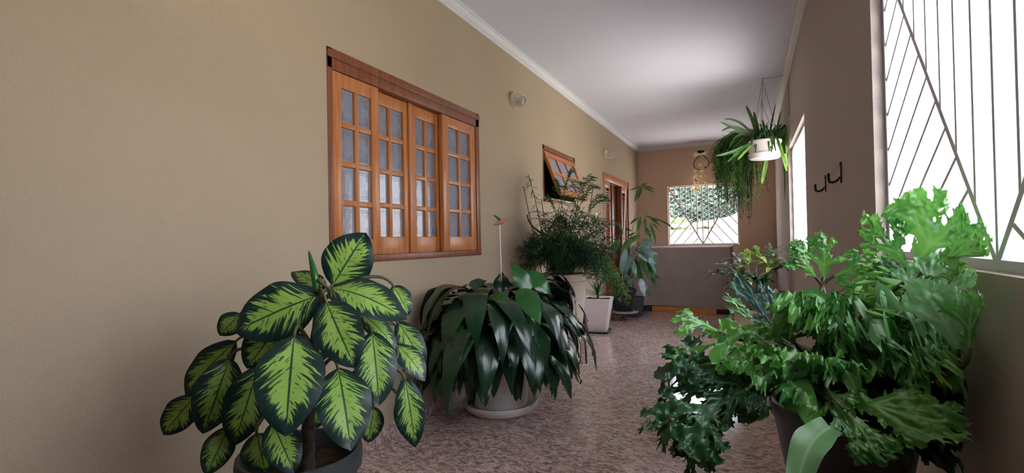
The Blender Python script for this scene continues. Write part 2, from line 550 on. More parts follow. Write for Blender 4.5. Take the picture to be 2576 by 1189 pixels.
def wall_mesh(ax, inner, outer, u0, u1, z0, z1, holes):
    """wall in the plane x = inner (ax 0) or y = inner (ax 1) with real openings through to outer"""
    us = sorted({u0, u1} | {h[0] for h in holes} | {h[1] for h in holes})
    zs = sorted({z0, z1} | {h[2] for h in holes} | {h[3] for h in holes})
    solid = lambda i, j: 0 <= i < len(us) - 1 and 0 <= j < len(zs) - 1 and not any(h[0] - 1e-6 <= us[i] and us[i + 1] <= h[1] + 1e-6 and h[2] - 1e-6 <= zs[j] and zs[j + 1] <= h[3] + 1e-6 for h in holes)
    P = (lambda d, u, z: (d, u, z)) if ax == 0 else (lambda d, u, z: (u, d, z))
    bm = new()
    q = lambda *p: bm.faces.new([bm.verts.new(x) for x in p])
    for i in range(len(us) - 1):
        for j in range(len(zs) - 1):
            if not solid(i, j): continue
            a, b, c, d = us[i], us[i + 1], zs[j], zs[j + 1]
            for t in (inner, outer):
                q(P(t, a, c), P(t, b, c), P(t, b, d), P(t, a, d))
            if not solid(i - 1, j): q(P(inner, a, c), P(outer, a, c), P(outer, a, d), P(inner, a, d))
            if not solid(i + 1, j): q(P(inner, b, c), P(outer, b, c), P(outer, b, d), P(inner, b, d))
            if not solid(i, j - 1): q(P(inner, a, c), P(outer, a, c), P(outer, b, c), P(inner, b, c))
            if not solid(i, j + 1): q(P(inner, a, d), P(outer, a, d), P(outer, b, d), P(inner, b, d))
    bmesh.ops.remove_doubles(bm, verts=bm.verts, dist=1e-5)
    bmesh.ops.recalc_face_normals(bm, faces=bm.faces)
    return bm

W1 = (1.82, 3.35, 1.00, 2.085)
W2 = (4.66, 5.68, 1.50, 2.08)
D1 = (6.96, 8.55, 0.0, 2.07)
R1 = (.46, 2.12, 1.02, 2.075)
R2 = (4.44, 6.22, .95, 2.05)
R0 = (-2.3, -.55, 1.02, 2.085)
FWIN = (-1.34, -.165, .985, 2.05)

struct(obj('floor', box(new(), (XL - WT, YB - WT, -.12), (XR + WT, YF + WT, 0)), M['granite'], smooth=None))
struct(obj('ceiling', box(new(), (XL - WT, YB - WT, ZC), (XR + WT, YF + WT, ZC + .15)), M['ceil'], smooth=None))
struct(obj('wall_left', wall_mesh(0, XL, XL - WT, YB - WT, YF + WT, 0, ZC, [W1, W2, D1]), M['wall'], smooth=None))
struct(obj('wall_right', wall_mesh(0, XR, XR + WT, YB - WT, YF + WT, 0, ZC, [R1, R2]), M['wall_r'], smooth=None))
struct(obj('wall_far', wall_mesh(1, YF, YF + WT, XL, XR, 0, ZC, [FWIN]), M['tan'], smooth=None))
struct(obj('wall_back', wall_mesh(1, YB, YB - WT, XL, XR, 0, ZC, []), M['wall'], smooth=None))
struct(obj('eaves_sky_block', box(new(), (XR + WT, YB - WT, ZC - .1), (XR + WT + .7, 2.7, ZC + .05)), M['ceil'], smooth=None))  # unseen overhang, cut short to block high sky over the near part only
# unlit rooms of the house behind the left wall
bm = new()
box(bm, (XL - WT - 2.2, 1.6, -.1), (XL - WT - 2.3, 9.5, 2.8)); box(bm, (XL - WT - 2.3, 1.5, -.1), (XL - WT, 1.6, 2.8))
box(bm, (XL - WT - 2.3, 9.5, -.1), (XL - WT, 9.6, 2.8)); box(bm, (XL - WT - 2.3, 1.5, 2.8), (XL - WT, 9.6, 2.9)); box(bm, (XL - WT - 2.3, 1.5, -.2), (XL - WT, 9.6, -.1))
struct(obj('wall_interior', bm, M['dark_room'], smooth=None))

def cornice(name, a, b, dx, dy):
    """stepped and coved strip: a..b along the wall at its top; (dx, dy) points into the room"""
    prof = [(0, -.062), (.012, -.062), (.012, -.05), (.022, -.047), (.036, -.036), (.046, -.02), (.049, -.012), (.06, -.012), (.06, 0), (0, 0)]
    bm = new()
    ra = [bm.verts.new((a[0] + dx * p, a[1] + dy * p, ZC + z)) for p, z in prof]
    rb = [bm.verts.new((b[0] + dx * p, b[1] + dy * p, ZC + z)) for p, z in prof]
    n = len(prof)
    for k in range(n):
        bm.faces.new((ra[k], ra[(k + 1) % n], rb[(k + 1) % n], rb[k]))
    bm.faces.new(ra); bm.faces.new(rb)
    bmesh.ops.recalc_face_normals(bm, faces=bm.faces)
    struct(obj(name, bm, M['cornice'], smooth=30))
cornice('trim_1', (XL, YB), (XL, YF), 1, 0)
cornice('trim_2', (XL, YF), (XR, YF), 0, -1)
cornice('trim_3', (XR, YB), (XR, YF), -1, 0)
struct(obj('baseboard_left', box(box(new(), (XL, YB, 0), (XL + .012, D1[0] - .02, .075)), (XL, D1[1] + .02, 0), (XL + .012, YF, .075)), M['granite_base'], smooth=None))
struct(obj('baseboard_far', box(new(), (XL + .012, YF - .012, 0), (XR - .012, YF, .075)), M['granite_base'], smooth=None))
struct(obj('baseboard_right', box(new(), (XR - .012, YB, 0), (XR, YF, .075)), M['granite_base'], smooth=None))

# ------------------------------------------------------------------ window_1: four sliding sashes
def sash(parent, y0, y1, z0, z1, xf, th, stile, top, bot, rows, cols, wood, mun=.03, etch=True, tf=None):
    """glazed wooden sash; front face at x = xf, thickness th to the back. Children: sash > pane, etched_line"""
    bm = new()
    bv = .004
    box(bm, (xf, y0, z0), (xf - th, y0 + stile, z1), bv); box(bm, (xf, y1 - stile, z0), (xf - th, y1, z1), bv)
    box(bm, (xf - .001, y0 + stile - .002, z1 - top), (xf - th, y1 - stile + .002, z1 - .0005), bv)
    box(bm, (xf - .001, y0 + stile - .002, z0 + .0005), (xf - th, y1 - stile + .002, z0 + bot), bv)
    ya, yb, za, zb = y0 + stile, y1 - stile, z0 + bot, z1 - top
    cw = (yb - ya - mun * (cols - 1)) / cols; rh = (zb - za - mun * (rows - 1)) / rows
    for c in range(1, cols):
        y = ya + c * cw + (c - 1) * mun
        box(bm, (xf - .003, y, za - .002), (xf - th + .004, y + mun, zb + .002), .006)
    for r in range(1, rows):
        z = za + r * rh + (r - 1) * mun
        box(bm, (xf - .004, ya - .002, z), (xf - th + .005, yb + .002, z + mun), .006)
    s_ = obj('sash', bm, wood, parent, smooth=30)
    xg = xf - th * .55
    p_ = obj('pane', box(new(), (xg, ya - .005, za - .005), (xg - .005, yb + .005, zb + .005)), M['frost'], s_, smooth=None)
    out = [s_, p_]
    if etch:
        bm = new(); e = .0022; g = .016
        for c in range(cols):
            for r in range(rows):
                a, b = ya + c * (cw + mun), ya + c * (cw + mun) + cw
                lo, hi = za + r * (rh + mun), za + r * (rh + mun) + rh
                yo = b if c else a; sy = -1 if c else 1
                for zz, sz in ((lo, 1), (hi, -1)):
                    for k, (l1, l2) in enumerate(((.07, .05), (.05, .035))):
                        d = g + k * .011
                        box(bm, (xg, yo + sy * d, zz + sz * (d - .008)), (xg + .0008, yo + sy * (d + e), zz + sz * (d + l2)))
                        box(bm, (xg, yo + sy * (d - .008), zz + sz * d), (xg + .0008, yo + sy * (d + l1), zz + sz * (d + e)))
        out.append(obj('etched_line', bm, M['etch'], p_, smooth=None))
    return out

w = thing('window_1', 'large varnished wooden sliding window with frosted glass sashes in the left wall', 'window', (XL, 2.58, 1.0)); w['kind'] = 'structure'
y0, y1, z0, z1 = W1
bm = new()
f = .035
box(bm, (XL + .004, y0, z1 - .105), (XL - .13, y1, z1), .004)                 # deep head
box(bm, (XL + .010, y0, z1 - .05), (XL + .0, y1, z1 - .01), .003)
box(bm, (XL + .004, y0, z0), (XL - .13, y0 + f, z1), .004); box(bm, (XL + .004, y1 - .055, z0), (XL - .13, y1, z1), .004)
box(bm, (XL + .006, y0, z0), (XL - .13, y1, z0 + .04), .004)
for k in range(2):
    box(bm, (XL - .045 - k * .012, y0 + f, z0 + .04), (XL - .05 - k * .012, y1 - f, z0 + .048))
obj('window_frame', bm, M['wood_dark'], w, smooth=30)
zt, zb_ = z1 - .107, z0 + .041
sash(w, 1.857, 2.205, zb_, zt, XL - .002, .034, .062, .075, .085, 4, 2, M['wood'])
sash(w, 2.165, 2.535, zb_, zt, XL - .042, .034, .062, .075, .10, 4, 2, M['wood'])
sash(w, 2.537, 2.885, zb_, zt, XL - .042, .034, .062, .075, .10, 4, 2, M['wood'])
sash(w, 2.845, 3.292, zb_, zt, XL - .002, .034, .075, .075, .10, 4, 2, M['wood'])
obj('meeting_strip', box(new(), (XL - .03, 2.515, zb_), (XL - .043, 2.555, zt), .004), M['wood'], w)

# ------------------------------------------------------------------ window_2: top-hung sash pushed open
w = thing('window_2', 'small top-hung wooden window pushed open above the feathery plant', 'window', (XL, 5.17, 1.5)); w['kind'] = 'structure'
y0, y1, z0, z1 = W2
bm = new()
box(bm, (XL + .004, y0, z1 - .05), (XL - .12, y1, z1), .003); box(bm, (XL + .004, y0, z0), (XL - .12, y0 + .03, z1), .003)
box(bm, (XL + .004, y1 - .05, z0), (XL - .12, y1, z1), .003); box(bm, (XL + .004, y0, z0), (XL - .12, y1, z0 + .035), .003)
obj('window_frame', bm, M['wood_dark'], w, smooth=30)
obj('sill_track', box(new(), (XL - .005, y0 + .03, z0 + .035), (XL - .03, y1 - .05, z0 + .05)), M['steel'], w, smooth=None)
parts = sash(w, y0 + .035, y1 - .055, z0 + .04, z1 - .055, XL + .002, .032, .055, .06, .06, 2, 3, M['wood'], etch=False)
ang = math.radians(21)
piv = Vector((XL + .002, 0, z1 - .055))
rot = Matrix.Translation(piv) @ Matrix.Rotation(-ang, 4, 'Y') @ Matrix.Translation(-piv)
for o in parts:
    o.data.transform(rot)

# ------------------------------------------------------------------ door_1: louvred sliding door
w = thing('door_1', 'louvred wooden sliding door standing open at the far end of the left wall', 'door', (XL, 7.75, 0)); w['kind'] = 'structure'
y0, y1, z0, z1 = D1
bm = new()
box(bm, (XL + .012, y0, z1 - .11), (XL - .14, y1, z1), .004); box(bm, (XL + .008, y0, 0), (XL - .14, y0 + .04, z1), .003)
box(bm, (XL + .008, y1 - .06, 0), (XL - .14, y1, z1), .003); box(bm, (XL + .008, y0, 0), (XL - .14, y1, .02), .003)
obj('door_frame', bm, M['wood'], w, smooth=30)
def louvre(a, b, xf):
    bm = new(); st = .05
    lo, hi = .022, z1 - .112
    box(bm, (xf, a, lo), (xf - .03, a + st, hi), .003); box(bm, (xf, b - st, lo), (xf - .03, b, hi), .003)
    for c in (lo, .95, hi - .09):
        box(bm, (xf - .001, a + st - .002, c), (xf - .029, b - st + .002, c + .09), .003)
    s_ = obj('louvred_leaf', bm, M['wood'], w, smooth=30)
    bm = new(); z = lo + .1
    while z < hi - .11:
        if not .93 < z < 1.05:
            obox(bm, (xf - .015, (a + b) / 2, z), Vector((math.cos(.6), 0, -math.sin(.6))), Vector((0, 1, 0)), Vector((math.sin(.6), 0, math.cos(.6))), .018, (b - a) / 2 - st + .003, .004)
        z += .032
    obj('slats', bm, M['wood'], s_, smooth=None)
louvre(7.0, 7.36, XL - .002)
louvre(8.06, 8.49, XL - .002)
obj('door_post', box(new(), (XL + .018, 7.98, .02), (XL - .06, 8.055, z1 - .11), .004), M['wood_dark'], w)
obj('door_post', box(new(), (XL + .02, 8.49, .0), (XL - .03, 8.55, z1 - .0), .004), M['wood_dark'], w)
obj('inner_leaf', box(new(), (XL - .07, 7.72, .02), (XL - .10, 8.06, z1 - .11), .004), M['wood_dark'], w)
bm = new()
N = 40
va = []; 
for k in range(N + 1):
    yy = 7.30 + .36 * k / N
    xx = XL - .15 + .018 * math.sin(k * .9)
    va.append((bm.verts.new((xx, yy, .03)), bm.verts.new((xx + .004, yy, z1 - .13))))
for k in range(N):
    bm.faces.new((va[k][0], va[k + 1][0], va[k + 1][1], va[k][1]))
tag(obj('curtain', bm, M['curtain'], smooth=180), 'white curtain hanging inside the open louvred door', 'curtain')

# ------------------------------------------------------------------ grilles of flat bars in the openings
def grille(name, label, ax, d0, ua, ub, za, zb, step, bw, depth, slant, sfac=1.06, fw=.022):
    """V of flat bars from the top corners to the middle of the sill, uprights inside, slanting bars outside.
    the bars stand on edge: bw wide, depth deep. ax 0: plane x = d0 (u = y); ax 1: plane y = d0 (u = x)"""
    w = thing(name, label, 'window', ((d0, (ua + ub) / 2, za) if ax == 0 else ((ua + ub) / 2, d0, za))); w['kind'] = 'structure'
    P3 = (lambda u, z: Vector((d0, u, z))) if ax == 0 else (lambda u, z: Vector((u, d0, z)))
    D = Vector((1, 0, 0)) if ax == 0 else Vector((0, 1, 0))
    bm = new()
    def bar(u0, z0_, u1, z1_, wd=bw, dp=depth):
        a, b = P3(u0, z0_), P3(u1, z1_)
        t = (b - a); l = t.length; t.normalize()
        obox(bm, (a + b) / 2, t, D.cross(t), D, l / 2, wd / 2, dp / 2)
    uc = (ua + ub) / 2; hwid = (ub - ua) / 2; hh = zb - za
    bar(ua, zb, uc, za, bw * 1.5, depth * 1.08); bar(ub, zb, uc, za, bw * 1.5, depth * 1.04)
    n = int(hwid / step)
    for k in range(-n, n + 1):
        u = uc + k * step
        zz = za + abs(k) * step / hwid * hh
        if zb - zz > .03:
            bar(u, zz, u, zb)
    # slanting bars: from the V arm down and outwards to the frame
    for s in (-1, 1):
        arm = math.sqrt(hwid ** 2 + hh ** 2)
        k = 1
        while k * step * sfac < arm:
            q = k * step * sfac / arm
            u = uc + s * hwid * q; z = za + hh * q
            du = (ub - u) if s > 0 else (u - ua)
            run = min(du, (z - za) / slant)
            if run > .03:
                bar(u, z, u + s * run, z - run * slant)
            k += 1
    obj('grille', bm, M['bars'], w, smooth=None)
    bm = new()
    dd = depth * .6
    for (u0, z0_, u1, z1_) in ((ua, za, ub, za), (ua, zb, ub, zb), (ua, za, ua, zb), (ub, za, ub, zb)):
        a, b = P3(u0, z0_), P3(u1, z1_)
        t = b - a; l = t.length; t.normalize()
        obox(bm, (a + b) / 2, t, D.cross(t), D, l / 2, fw / 2, dd)
    obj('grille_frame', bm, M['bars'], w, smooth=None)
    return w
g = .011
grille('window_3', 'unglazed opening with white V-patterned bars in the far end wall', 1, YF + .05, FWIN[0] + g, FWIN[1] - g, FWIN[2] + g, FWIN[3] - g, .094, .017, .022, 1.2, 1.5)
grille('window_4', 'large barred opening in the right wall behind the crested fern', 0, XR + .055, R1[0] + g, R1[1] - g, R1[2] + g, R1[3] - g, .098, .011, .036, .6)
grille('window_5', 'barred opening in the right wall beside the hanging planter', 0, XR + .055, R2[0] + g, R2[1] - g, R2[2] + g, R2[3] - g, .10, .009, .03, 1.35)
def frame_strip(name, ua, ub, za, zb, d, ax):
    bm = new(); e = .016
    for (u0, z0_, u1, z1_) in ((ua - e, zb, ub + e, zb + e), (ua - e, za - e, ub + e, za), (ua - e, za, ua, zb), (ub, za, ub + e, zb)):
        box(bm, (u0, d, z0_), (u1, d - .008, z1_)) if ax else box(bm, (d, u0, z0_), (d - .008, u1, z1_))
    struct(obj(name, bm, M['sill'], smooth=None))
frame_strip('trim_4', *FWIN, YF, 1)

# ------------------------------------------------------------------ outside
struct(obj('ground_outside', box(box(new(), (XR + WT, -12, -.35), (30, 60, -.15)), (-30, YF + WT, -.35), (XR + WT, 60, -.15)), M['ground'], smooth=None))
bm = new(); box(bm, (5.4, -10, -.15), (5.65, 12.2, 2.1))
struct(obj('wall_yard', bm, M['gardenwall'], smooth=None))
obj('lawn', box(new(), (4.7, -10, -.15), (5.4, 12, -.1)), M['lawn'], smooth=None)['kind'] = 'structure'
GY = 13.2
bm = new(); box(bm, (-9, GY, -.15), (5.65, GY + .18, 1.33))
struct(obj('wall_garden', bm, M['gardenwall'], smooth=None))
bm = new()
x = -6.5
while x < 3.4:
    pts = []
    for k in range(9):
        a = math.pi * k / 8
        pts.append((x + .1 - .1 * math.cos(a), .06 * math.sin(a)))
    for s_, zoff in ((-1, 0), (1, 0)):
        r0 = [bm.verts.new((p[0], GY + .09, 1.44 + p[1])) for p in pts]
        r1 = [bm.verts.new((p[0], GY + .09 + s_ * .24, 1.34 + p[1])) for p in pts]
        for k in range(8):
            bm.faces.new((r0[k], r0[k + 1], r1[k + 1], r1[k]))
    x += .2
o = obj('trim_5', bm, M['tile'], smooth=60); struct(o)
fe = thing('chain_link_fence', 'grey chain-link fence standing behind the tiled garden wall outside', 'fence', (-1.5, 14.2, -.15))
bm = new()
fx0, fx1, fz0, fz1, fy = -6, 2.6, .9, 4.0, 14.2
s_ = .2
for kk in range(-60, 110):
    for sg in (1, -1):
        a0 = fx0 + kk * s_
        # line x = a0 + sg * z clipped to the panel
        zA, zB = fz0, fz1
        xa, xb = a0 + sg * (zA - fz0), a0 + sg * 1.7 * (zB - fz0)
        lo, hi = 0, 1
        dx = xb - xa
        t0, t1 = (fx0 - xa) / dx, (fx1 - xa) / dx
        if t0 > t1: t0, t1 = t1, t0
        lo, hi = max(0, t0), min(1, t1)
        if hi - lo > .02:
            p = Vector((xa + dx * lo, fy + .004 * sg, zA + (zB - zA) * lo)); q = Vector((xa + dx * hi, fy + .004 * sg, zA + (zB - zA) * hi))
            tube(bm, (p, q), .0035, 4, False)
obj('mesh', bm, M['galv'], fe, smooth=None)
for px in (-5, -2.35, .35, 2.5):
    obj('post', box(new(), (px - .035, fy + .02, -.15), (px + .035, fy + .09, 4.1)), M['car'], fe, smooth=None)

def crown(cx, cy, cz, rx, ry, rz, n, size, mt, name, parent, seed):
    rng = random.Random(seed); L = Leaves()
    for _ in range(n):
        d = Vector((rng.gauss(0, 1), rng.gauss(0, 1), rng.gauss(0, 1))).normalized()
        r = rng.uniform(.55, 1.05) * (.85 + .3 * noise.noise(d * 2.3 + Vector((seed, 0, 0))))
        c = Vector((cx + d.x * rx * r, cy + d.y * ry * r, cz + d.z * rz * r))
        a = Vector((rng.gauss(0, 1), rng.gauss(0, 1), rng.gauss(0, 1))).normalized() * size
        b = a.orthogonal().normalized() * size * .45
        L.quad(c - a, c + b, c + a, c - b)
    return L.build(name, mt, parent, None)
for (x, y, h, r, mt, lab, sd) in ((-5.3, 19.5, 4.2, 1.75, 'tree', 'green tree beyond the fence at the left of the far opening', 1),
                                  (-1.5, 20.5, 4.6, 1.8, 'tree', 'green tree beyond the fence in the middle of the far opening', 2),
                                  (2.5, 20, 4.8, 1.8, 'tree', 'dark green tree beyond the fence at the right of the far opening', 3)):
    t = thing('tree', lab, 'tree', (x, y, -.15), 'trees beyond the fence')
    bm = new(); tube(bm, [(x, y, -.15), (x + .1, y, h * .35), (x, y, h * .8)], lambda s: .16 - .08 * s, 8)
    obj('trunk', bm, M['bark'], t)
    crown(x, y, h * .62, r, r, h * .4, 3800, .15, M[mt], 'foliage', t, sd)
for i, (x, y, z, r, lab) in enumerate(((-2.5, 14.0, 1.35, .36, 'pale green shrub behind the garden wall, second from the left'), (-1.72, 13.95, 1.36, .36, 'pale green shrub behind the middle of the garden wall'),
                                   (-1.02, 13.9, 1.3, .28, 'pale green shrub behind the garden wall near the white car'), (-3.3, 13.95, 1.3, .36, 'pale green shrub behind the left end of the garden wall'))):
    t = thing('shrub', lab, 'shrub', (x, y - .2, -.15), 'shrubs behind the garden wall')
    bm = new(); tube(bm, [(x, y - .2, -.15), (x, y - .2, z - r * .5)], .03, 6); obj('stem', bm, M['bark'], t)
    crown(x, y - .2, z, r, .28, r, 700, .07, M['shrub'], 'foliage', t, 20 + i)
struct(obj('ground_street', box(new(), (-12, 15.2, -.15), (8, 30, .78)), M['ground'], smooth=None))

def car(x, y, z, lab, s=1):
    t = thing('car', lab, 'car', (x, y, z), 'cars parked outside')
    # side outline extruded across, seen side-on; body then cabin
    def ext(pts, y0, y1, inset):
        bm = new()
        a = [bm.verts.new((x + p[0] * s, y0, z + p[1])) for p in pts]; b = [bm.verts.new((x + p[0] * s, y1, z + p[1])) for p in pts]
        n = len(pts)
        for k in range(n): bm.faces.new((a[k], a[(k + 1) % n], b[(k + 1) % n], b[k]))
        bm.faces.new(list(reversed(a))); bm.faces.new(b)
        bmesh.ops.recalc_face_normals(bm, faces=bm.faces)
        bmesh.ops.bevel(bm, geom=bm.edges[:], offset=inset, segments=2, affect='EDGES')
        return bm
    obj('body', ext([(-2.1, .3), (-2.15, .65), (-1.9, .82), (-.95, .95), (1.6, .95), (2.05, .85), (2.1, .4), (2.0, .28), (-2.0, .25)], y - .82, y + .82, .05), M['car'], t)
    cb = obj('cabin', ext([(-1.05, .93), (-.35, 1.42), (.2, 1.48), (1.05, 1.42), (1.62, .94)], y - .72, y + .72, .05), M['car'], t)
    obj('window_glass', ext([(-.8, .98), (-.28, 1.34), (.2, 1.39), (.9, 1.34), (1.25, .98)], y - .735, y + .735, .01), M['car_glass'], cb)
    for wx in (-1.35, 1.3):
        for wy in (-.8, .66):
            bm = new(); tube(bm, [(x + wx * s, y + wy, z + .31), (x + wx * s, y + wy + .16, z + .31)], .31, 20)
            obj('wheel', bm, M['rubber'], t)
car(.55, 16.6, .78, 'white parked car seen through the right side of the far opening')
car(-5.3, 16.6, .78, 'white parked car seen through the left side of the far opening', -1)
# ------------------------------------------------------------------ small things on the walls
def bulkhead(y, z, label):
    t = thing('wall_lamp', label, 'lamp', (XL, y, z), 'caged lamps on the left wall')
    X = Vector((1, 0, 0)); Y = Vector((0, 1, 0)); Z = Vector((0, 0, 1))
    d = (X * .93 - Z * .36).normalized()                       # cage leans down and outwards
    q = d.cross(Y)
    base = Vector((XL, y, z))
    def ring(bm, c, r, rr, n=20, sy=1):
        pts = [c + (Y * math.cos(a) * sy + q * math.sin(a)) * r for a in [2 * math.pi * k / n for k in range(n + 1)]]
        tube(bm, pts, rr, 6, False)
    bm = new()
    pr = [(0, 0), (.062, 0), (.066, .008), (.064, .022), (.05, .032), (.046, .045), (0, .045)]
    rows = []
    for r, h in pr:
        rows.append([bm.verts.new(base + (X * .6 + d * .4) * h + (Y * math.cos(a) + (q * .3 + Z * .7).normalized() * math.sin(a)) * r) for a in [2 * math.pi * k / 24 for k in range(24)]])
    for a, b in zip(rows, rows[1:]):
        for k in range(24): bm.faces.new((a[k], a[(k + 1) % 24], b[(k + 1) % 24], b[k]))
    bmesh.ops.remove_doubles(bm, verts=bm.verts, dist=1e-5); bmesh.ops.recalc_face_normals(bm, faces=bm.faces)
    obj('base', bm, M['lamp_ivory'], t, smooth=50)
    c0 = base + X * .03
    bm = new()
    rows = []
    for k in range(9):
        s_ = k / 8
        r = .045 * math.sqrt(max(0, 1 - (max(0, s_ - .45) / .56) ** 2))
        rows.append([bm.verts.new(c0 + d * (.015 + .085 * s_) + (Y * math.cos(a) + q * math.sin(a)) * r) for a in [2 * math.pi * i / 20 for i in range(20)]])
    for a, b in zip(rows, rows[1:]):
        for k in range(20): bm.faces.new((a[k], a[(k + 1) % 20], b[(k + 1) % 20], b[k]))
    obj('glass_dome', bm, M['clear'], t, smooth=180)
    bm = new(); ball(bm, c0 + d * .055, .024, .024, .024); tube(bm, [c0, c0 + d * .04], .013, 10)
    obj('bulb', bm, M['white_gloss'], t, smooth=60)
    bm = new()
    for s_, r in ((.02, .056), (.055, .056), (.085, .046)):
        ring(bm, c0 + d * s_, r, .0022)
    for k in range(6):
        a = 2 * math.pi * k / 6; v = Y * math.cos(a) + q * math.sin(a)
        tube(bm, [c0 + v * .058, c0 + d * .055 + v * .057, c0 + d * .09 + v * .045, c0 + d * .112 + v * .012, c0 + d * .114], .0022, 6)
    obj('wire_guard', bm, M['lamp_ivory'], t, smooth=60)
bulkhead(3.98, 2.355, 'caged wall lamp high on the left wall between the two wooden windows')
bulkhead(7.09, 2.35, 'caged wall lamp high on the left wall just before the louvred door')

t = thing('light_switch', 'white light switch plate on the left wall beside the louvred door', 'switch', (XL, 6.56, 1.41))
obj('plate', box(new(), (XL, 6.52, 1.35), (XL + .009, 6.60, 1.47), .003), M['switch'], t)
obj('rocker', box(new(), (XL + .008, 6.545, 1.40), (XL + .013, 6.575, 1.45), .002), M['switch_dark'], t)

def hook(u, v0, v1, label):
    a = onplane(u, v0, 0, XR); b = onplane(u, v1, 0, XR)
    y = (a.y + b.y) / 2; z1, z0 = a.z, b.z
    t = thing('wall_hook', label, 'hook', (XR, y, z0), 'black hooks on the right wall')
    obj('plate', box(new(), (XR, y - .012, z0), (XR - .006, y + .012, z1), .002), M['metal_dark'], t)
    h = z1 - z0
    pts = [(XR - .006, y, z0 + h * .28), (XR - .018, y, z0 + h * .08), (XR - .034, y, z0 - .0 * h), (XR - .05, y, z0 + h * .08), (XR - .055, y, z0 + h * .3), (XR - .052, y, z0 + h * .48)]
    bm = new(); tube(bm, bez(pts[:4], 8)[:-1] + bez(pts[3:], 6), .006, 8)
    obj('hook', bm, M['metal_dark'], t, smooth=60)
    for zz in (z0 + .012, z1 - .012):
        bm = new(); tube(bm, [(XR - .005, y, zz), (XR - .011, y, zz)], .009, 12)
        obj('screw', bm, M['steel'], t, smooth=40)
hook(2078, 440, 482, 'black iron hook on the right wall, the lower and farther of the two')
hook(2117, 406, 460, 'black iron hook on the right wall, the higher and nearer of the two')

# shell wind chime
p = at(1762, 380, 8.7); 
t = thing('wind_chime', 'cream shell and star wind chime hanging above the far barred opening', 'wind chime', (p.x, p.y, p.z))
bm = new(); tube(bm, [(p.x, p.y, ZC), (p.x, p.y, p.z)], .003, 5); obj('cord', bm, M['string'], t)
bm = new(); ball(bm, (p.x, p.y, p.z - .01), .045, .035, .03)
for k in range(5): ball(bm, (p.x + .05 * math.cos(k * 1.26), p.y + .03 * math.sin(k * 1.26), p.z - .005), .02, .02, .016, 8)
obj('top_knot', bm, M['metal_dark'], t)
bm = new()
L = Leaves()
pts = [Vector((p.x - .11 + .2 * k / 10, p.y, p.z - .085 + .04 * math.sin(k / 10 * 3.14) + .012 * k / 10 * 2)) for k in range(11)]
L.blade(pts, Vector((0, -.8, .6)), lambda q: .03 + .03 * math.sin(q * 3.14), 6, fold=.3)
L.build('shell_cap', M['shell'], t)
bm = new(); tube(bm, bez([(p.x - .02, p.y, p.z - .08), (p.x - .14, p.y, p.z - .16), (p.x - .16, p.y, p.z - .3), (p.x - .02, p.y, p.z - .32)], 12), .007, 8)
tube(bm, bez([(p.x + .04, p.y, p.z - .08), (p.x + .16, p.y, p.z - .16), (p.x + .17, p.y, p.z - .28), (p.x + .05, p.y, p.z - .3)], 12), .007, 8)
obj('hoop', bm, M['bark'], t)
def star(bm, c, r, th=.008, rot=0.0):
    c = Vector(c); vs = [[], []]
    for s_ in (0, 1):
        for k in range(10):
            a = rot + math.pi * k / 5; q = r if k % 2 == 0 else r * .45
            vs[s_].append(bm.verts.new(c + Vector((q * math.sin(a), (s_ - .5) * th, q * math.cos(a)))))
    bm.faces.new(vs[0]); bm.faces.new(list(reversed(vs[1])))
    for k in range(10): bm.faces.new((vs[0][k], vs[1][k], vs[1][(k + 1) % 10], vs[0][(k + 1) % 10]))
rng = random.Random(5)
for sx, dz0, zs in ((-.10, .30, (.34, .42, .46, .52, .58, .64, .68)), (-.06, .30, (.5, .56, .6, .66, .7)), (.0, .10, (.24, .36, .44)), (.07, .28, (.22, .44, .56, .62))):
    bm = new(); tube(bm, [(p.x + sx, p.y, p.z - dz0 + .14), (p.x + sx, p.y, p.z - zs[-1])], .0025, 5)
    s_ = obj('string', bm, M['string'], t)
    for k, z in enumerate(zs):
        bm = new()
        if sx > .05: ball(bm, (p.x + sx, p.y, p.z - z), .014)
        else: star(bm, (p.x + sx + rng.uniform(-.015, .015), p.y - .01, p.z - z), rng.uniform(.03, .05), rot=rng.uniform(0, .6))
        obj('star' if sx <= .05 else 'bead', bm, M['shell'], s_)

# ------------------------------------------------------------------ covered chest under the far opening
bx0, bx1, by0, by1, bz = -1.66, -.26, 7.72, 9.22, .965
t = thing('covered_chest', 'long chest under a taupe cloth cover below the far barred opening', 'chest', ((bx0 + bx1) / 2, (by0 + by1) / 2, 0))
bm = new()
def skirt(pt, n):
    return pt
nx, nz = 44, 20
def panel(P, n1, n2, amp, sd):
    g_ = [[None] * (n2 + 1) for _ in range(n1 + 1)]
    for i in range(n1 + 1):
        for j in range(n2 + 1):
            q, nn = P(i / n1, j / n2)
            edge = min(i / n1, 1 - i / n1, 1 - j / n2) 
            k = smoothstep(0, .12, edge)
            d = amp * k * (noise.noise(Vector((i / n1 * 3.1 + sd, j / n2 * 2.1, 0))) + .45 * noise.noise(Vector((i / n1 * 9 + sd, j / n2 * 3 + i / n1 * 4, 2))))
            g_[i][j] = bm.verts.new(q + nn * d)
    for i in range(n1):
        for j in range(n2):
            bm.faces.new((g_[i][j], g_[i + 1][j], g_[i + 1][j + 1], g_[i][j + 1]))
panel(lambda a, b: (Vector((bx0 + (bx1 - bx0) * a, by0, .085 + (bz - .085) * b + .012 * math.sin(a * 5) * (1 - b))), Vector((0, -1, 0))), nx, nz, .028, 1)
panel(lambda a, b: (Vector((bx1, by0 + (by1 - by0) * a, .085 + (bz - .085) * b)), Vector((1, 0, 0))), nx, nz, .02, 5)
panel(lambda a, b: (Vector((bx0, by0 + (by1 - by0) * a, .085 + (bz - .085) * b)), Vector((-1, 0, 0))), nx, nz, .02, 9)
panel(lambda a, b: (Vector((bx0 + (bx1 - bx0) * a, by1, .085 + (bz - .085) * b)), Vector((0, 1, 0))), nx, nz, .02, 13)
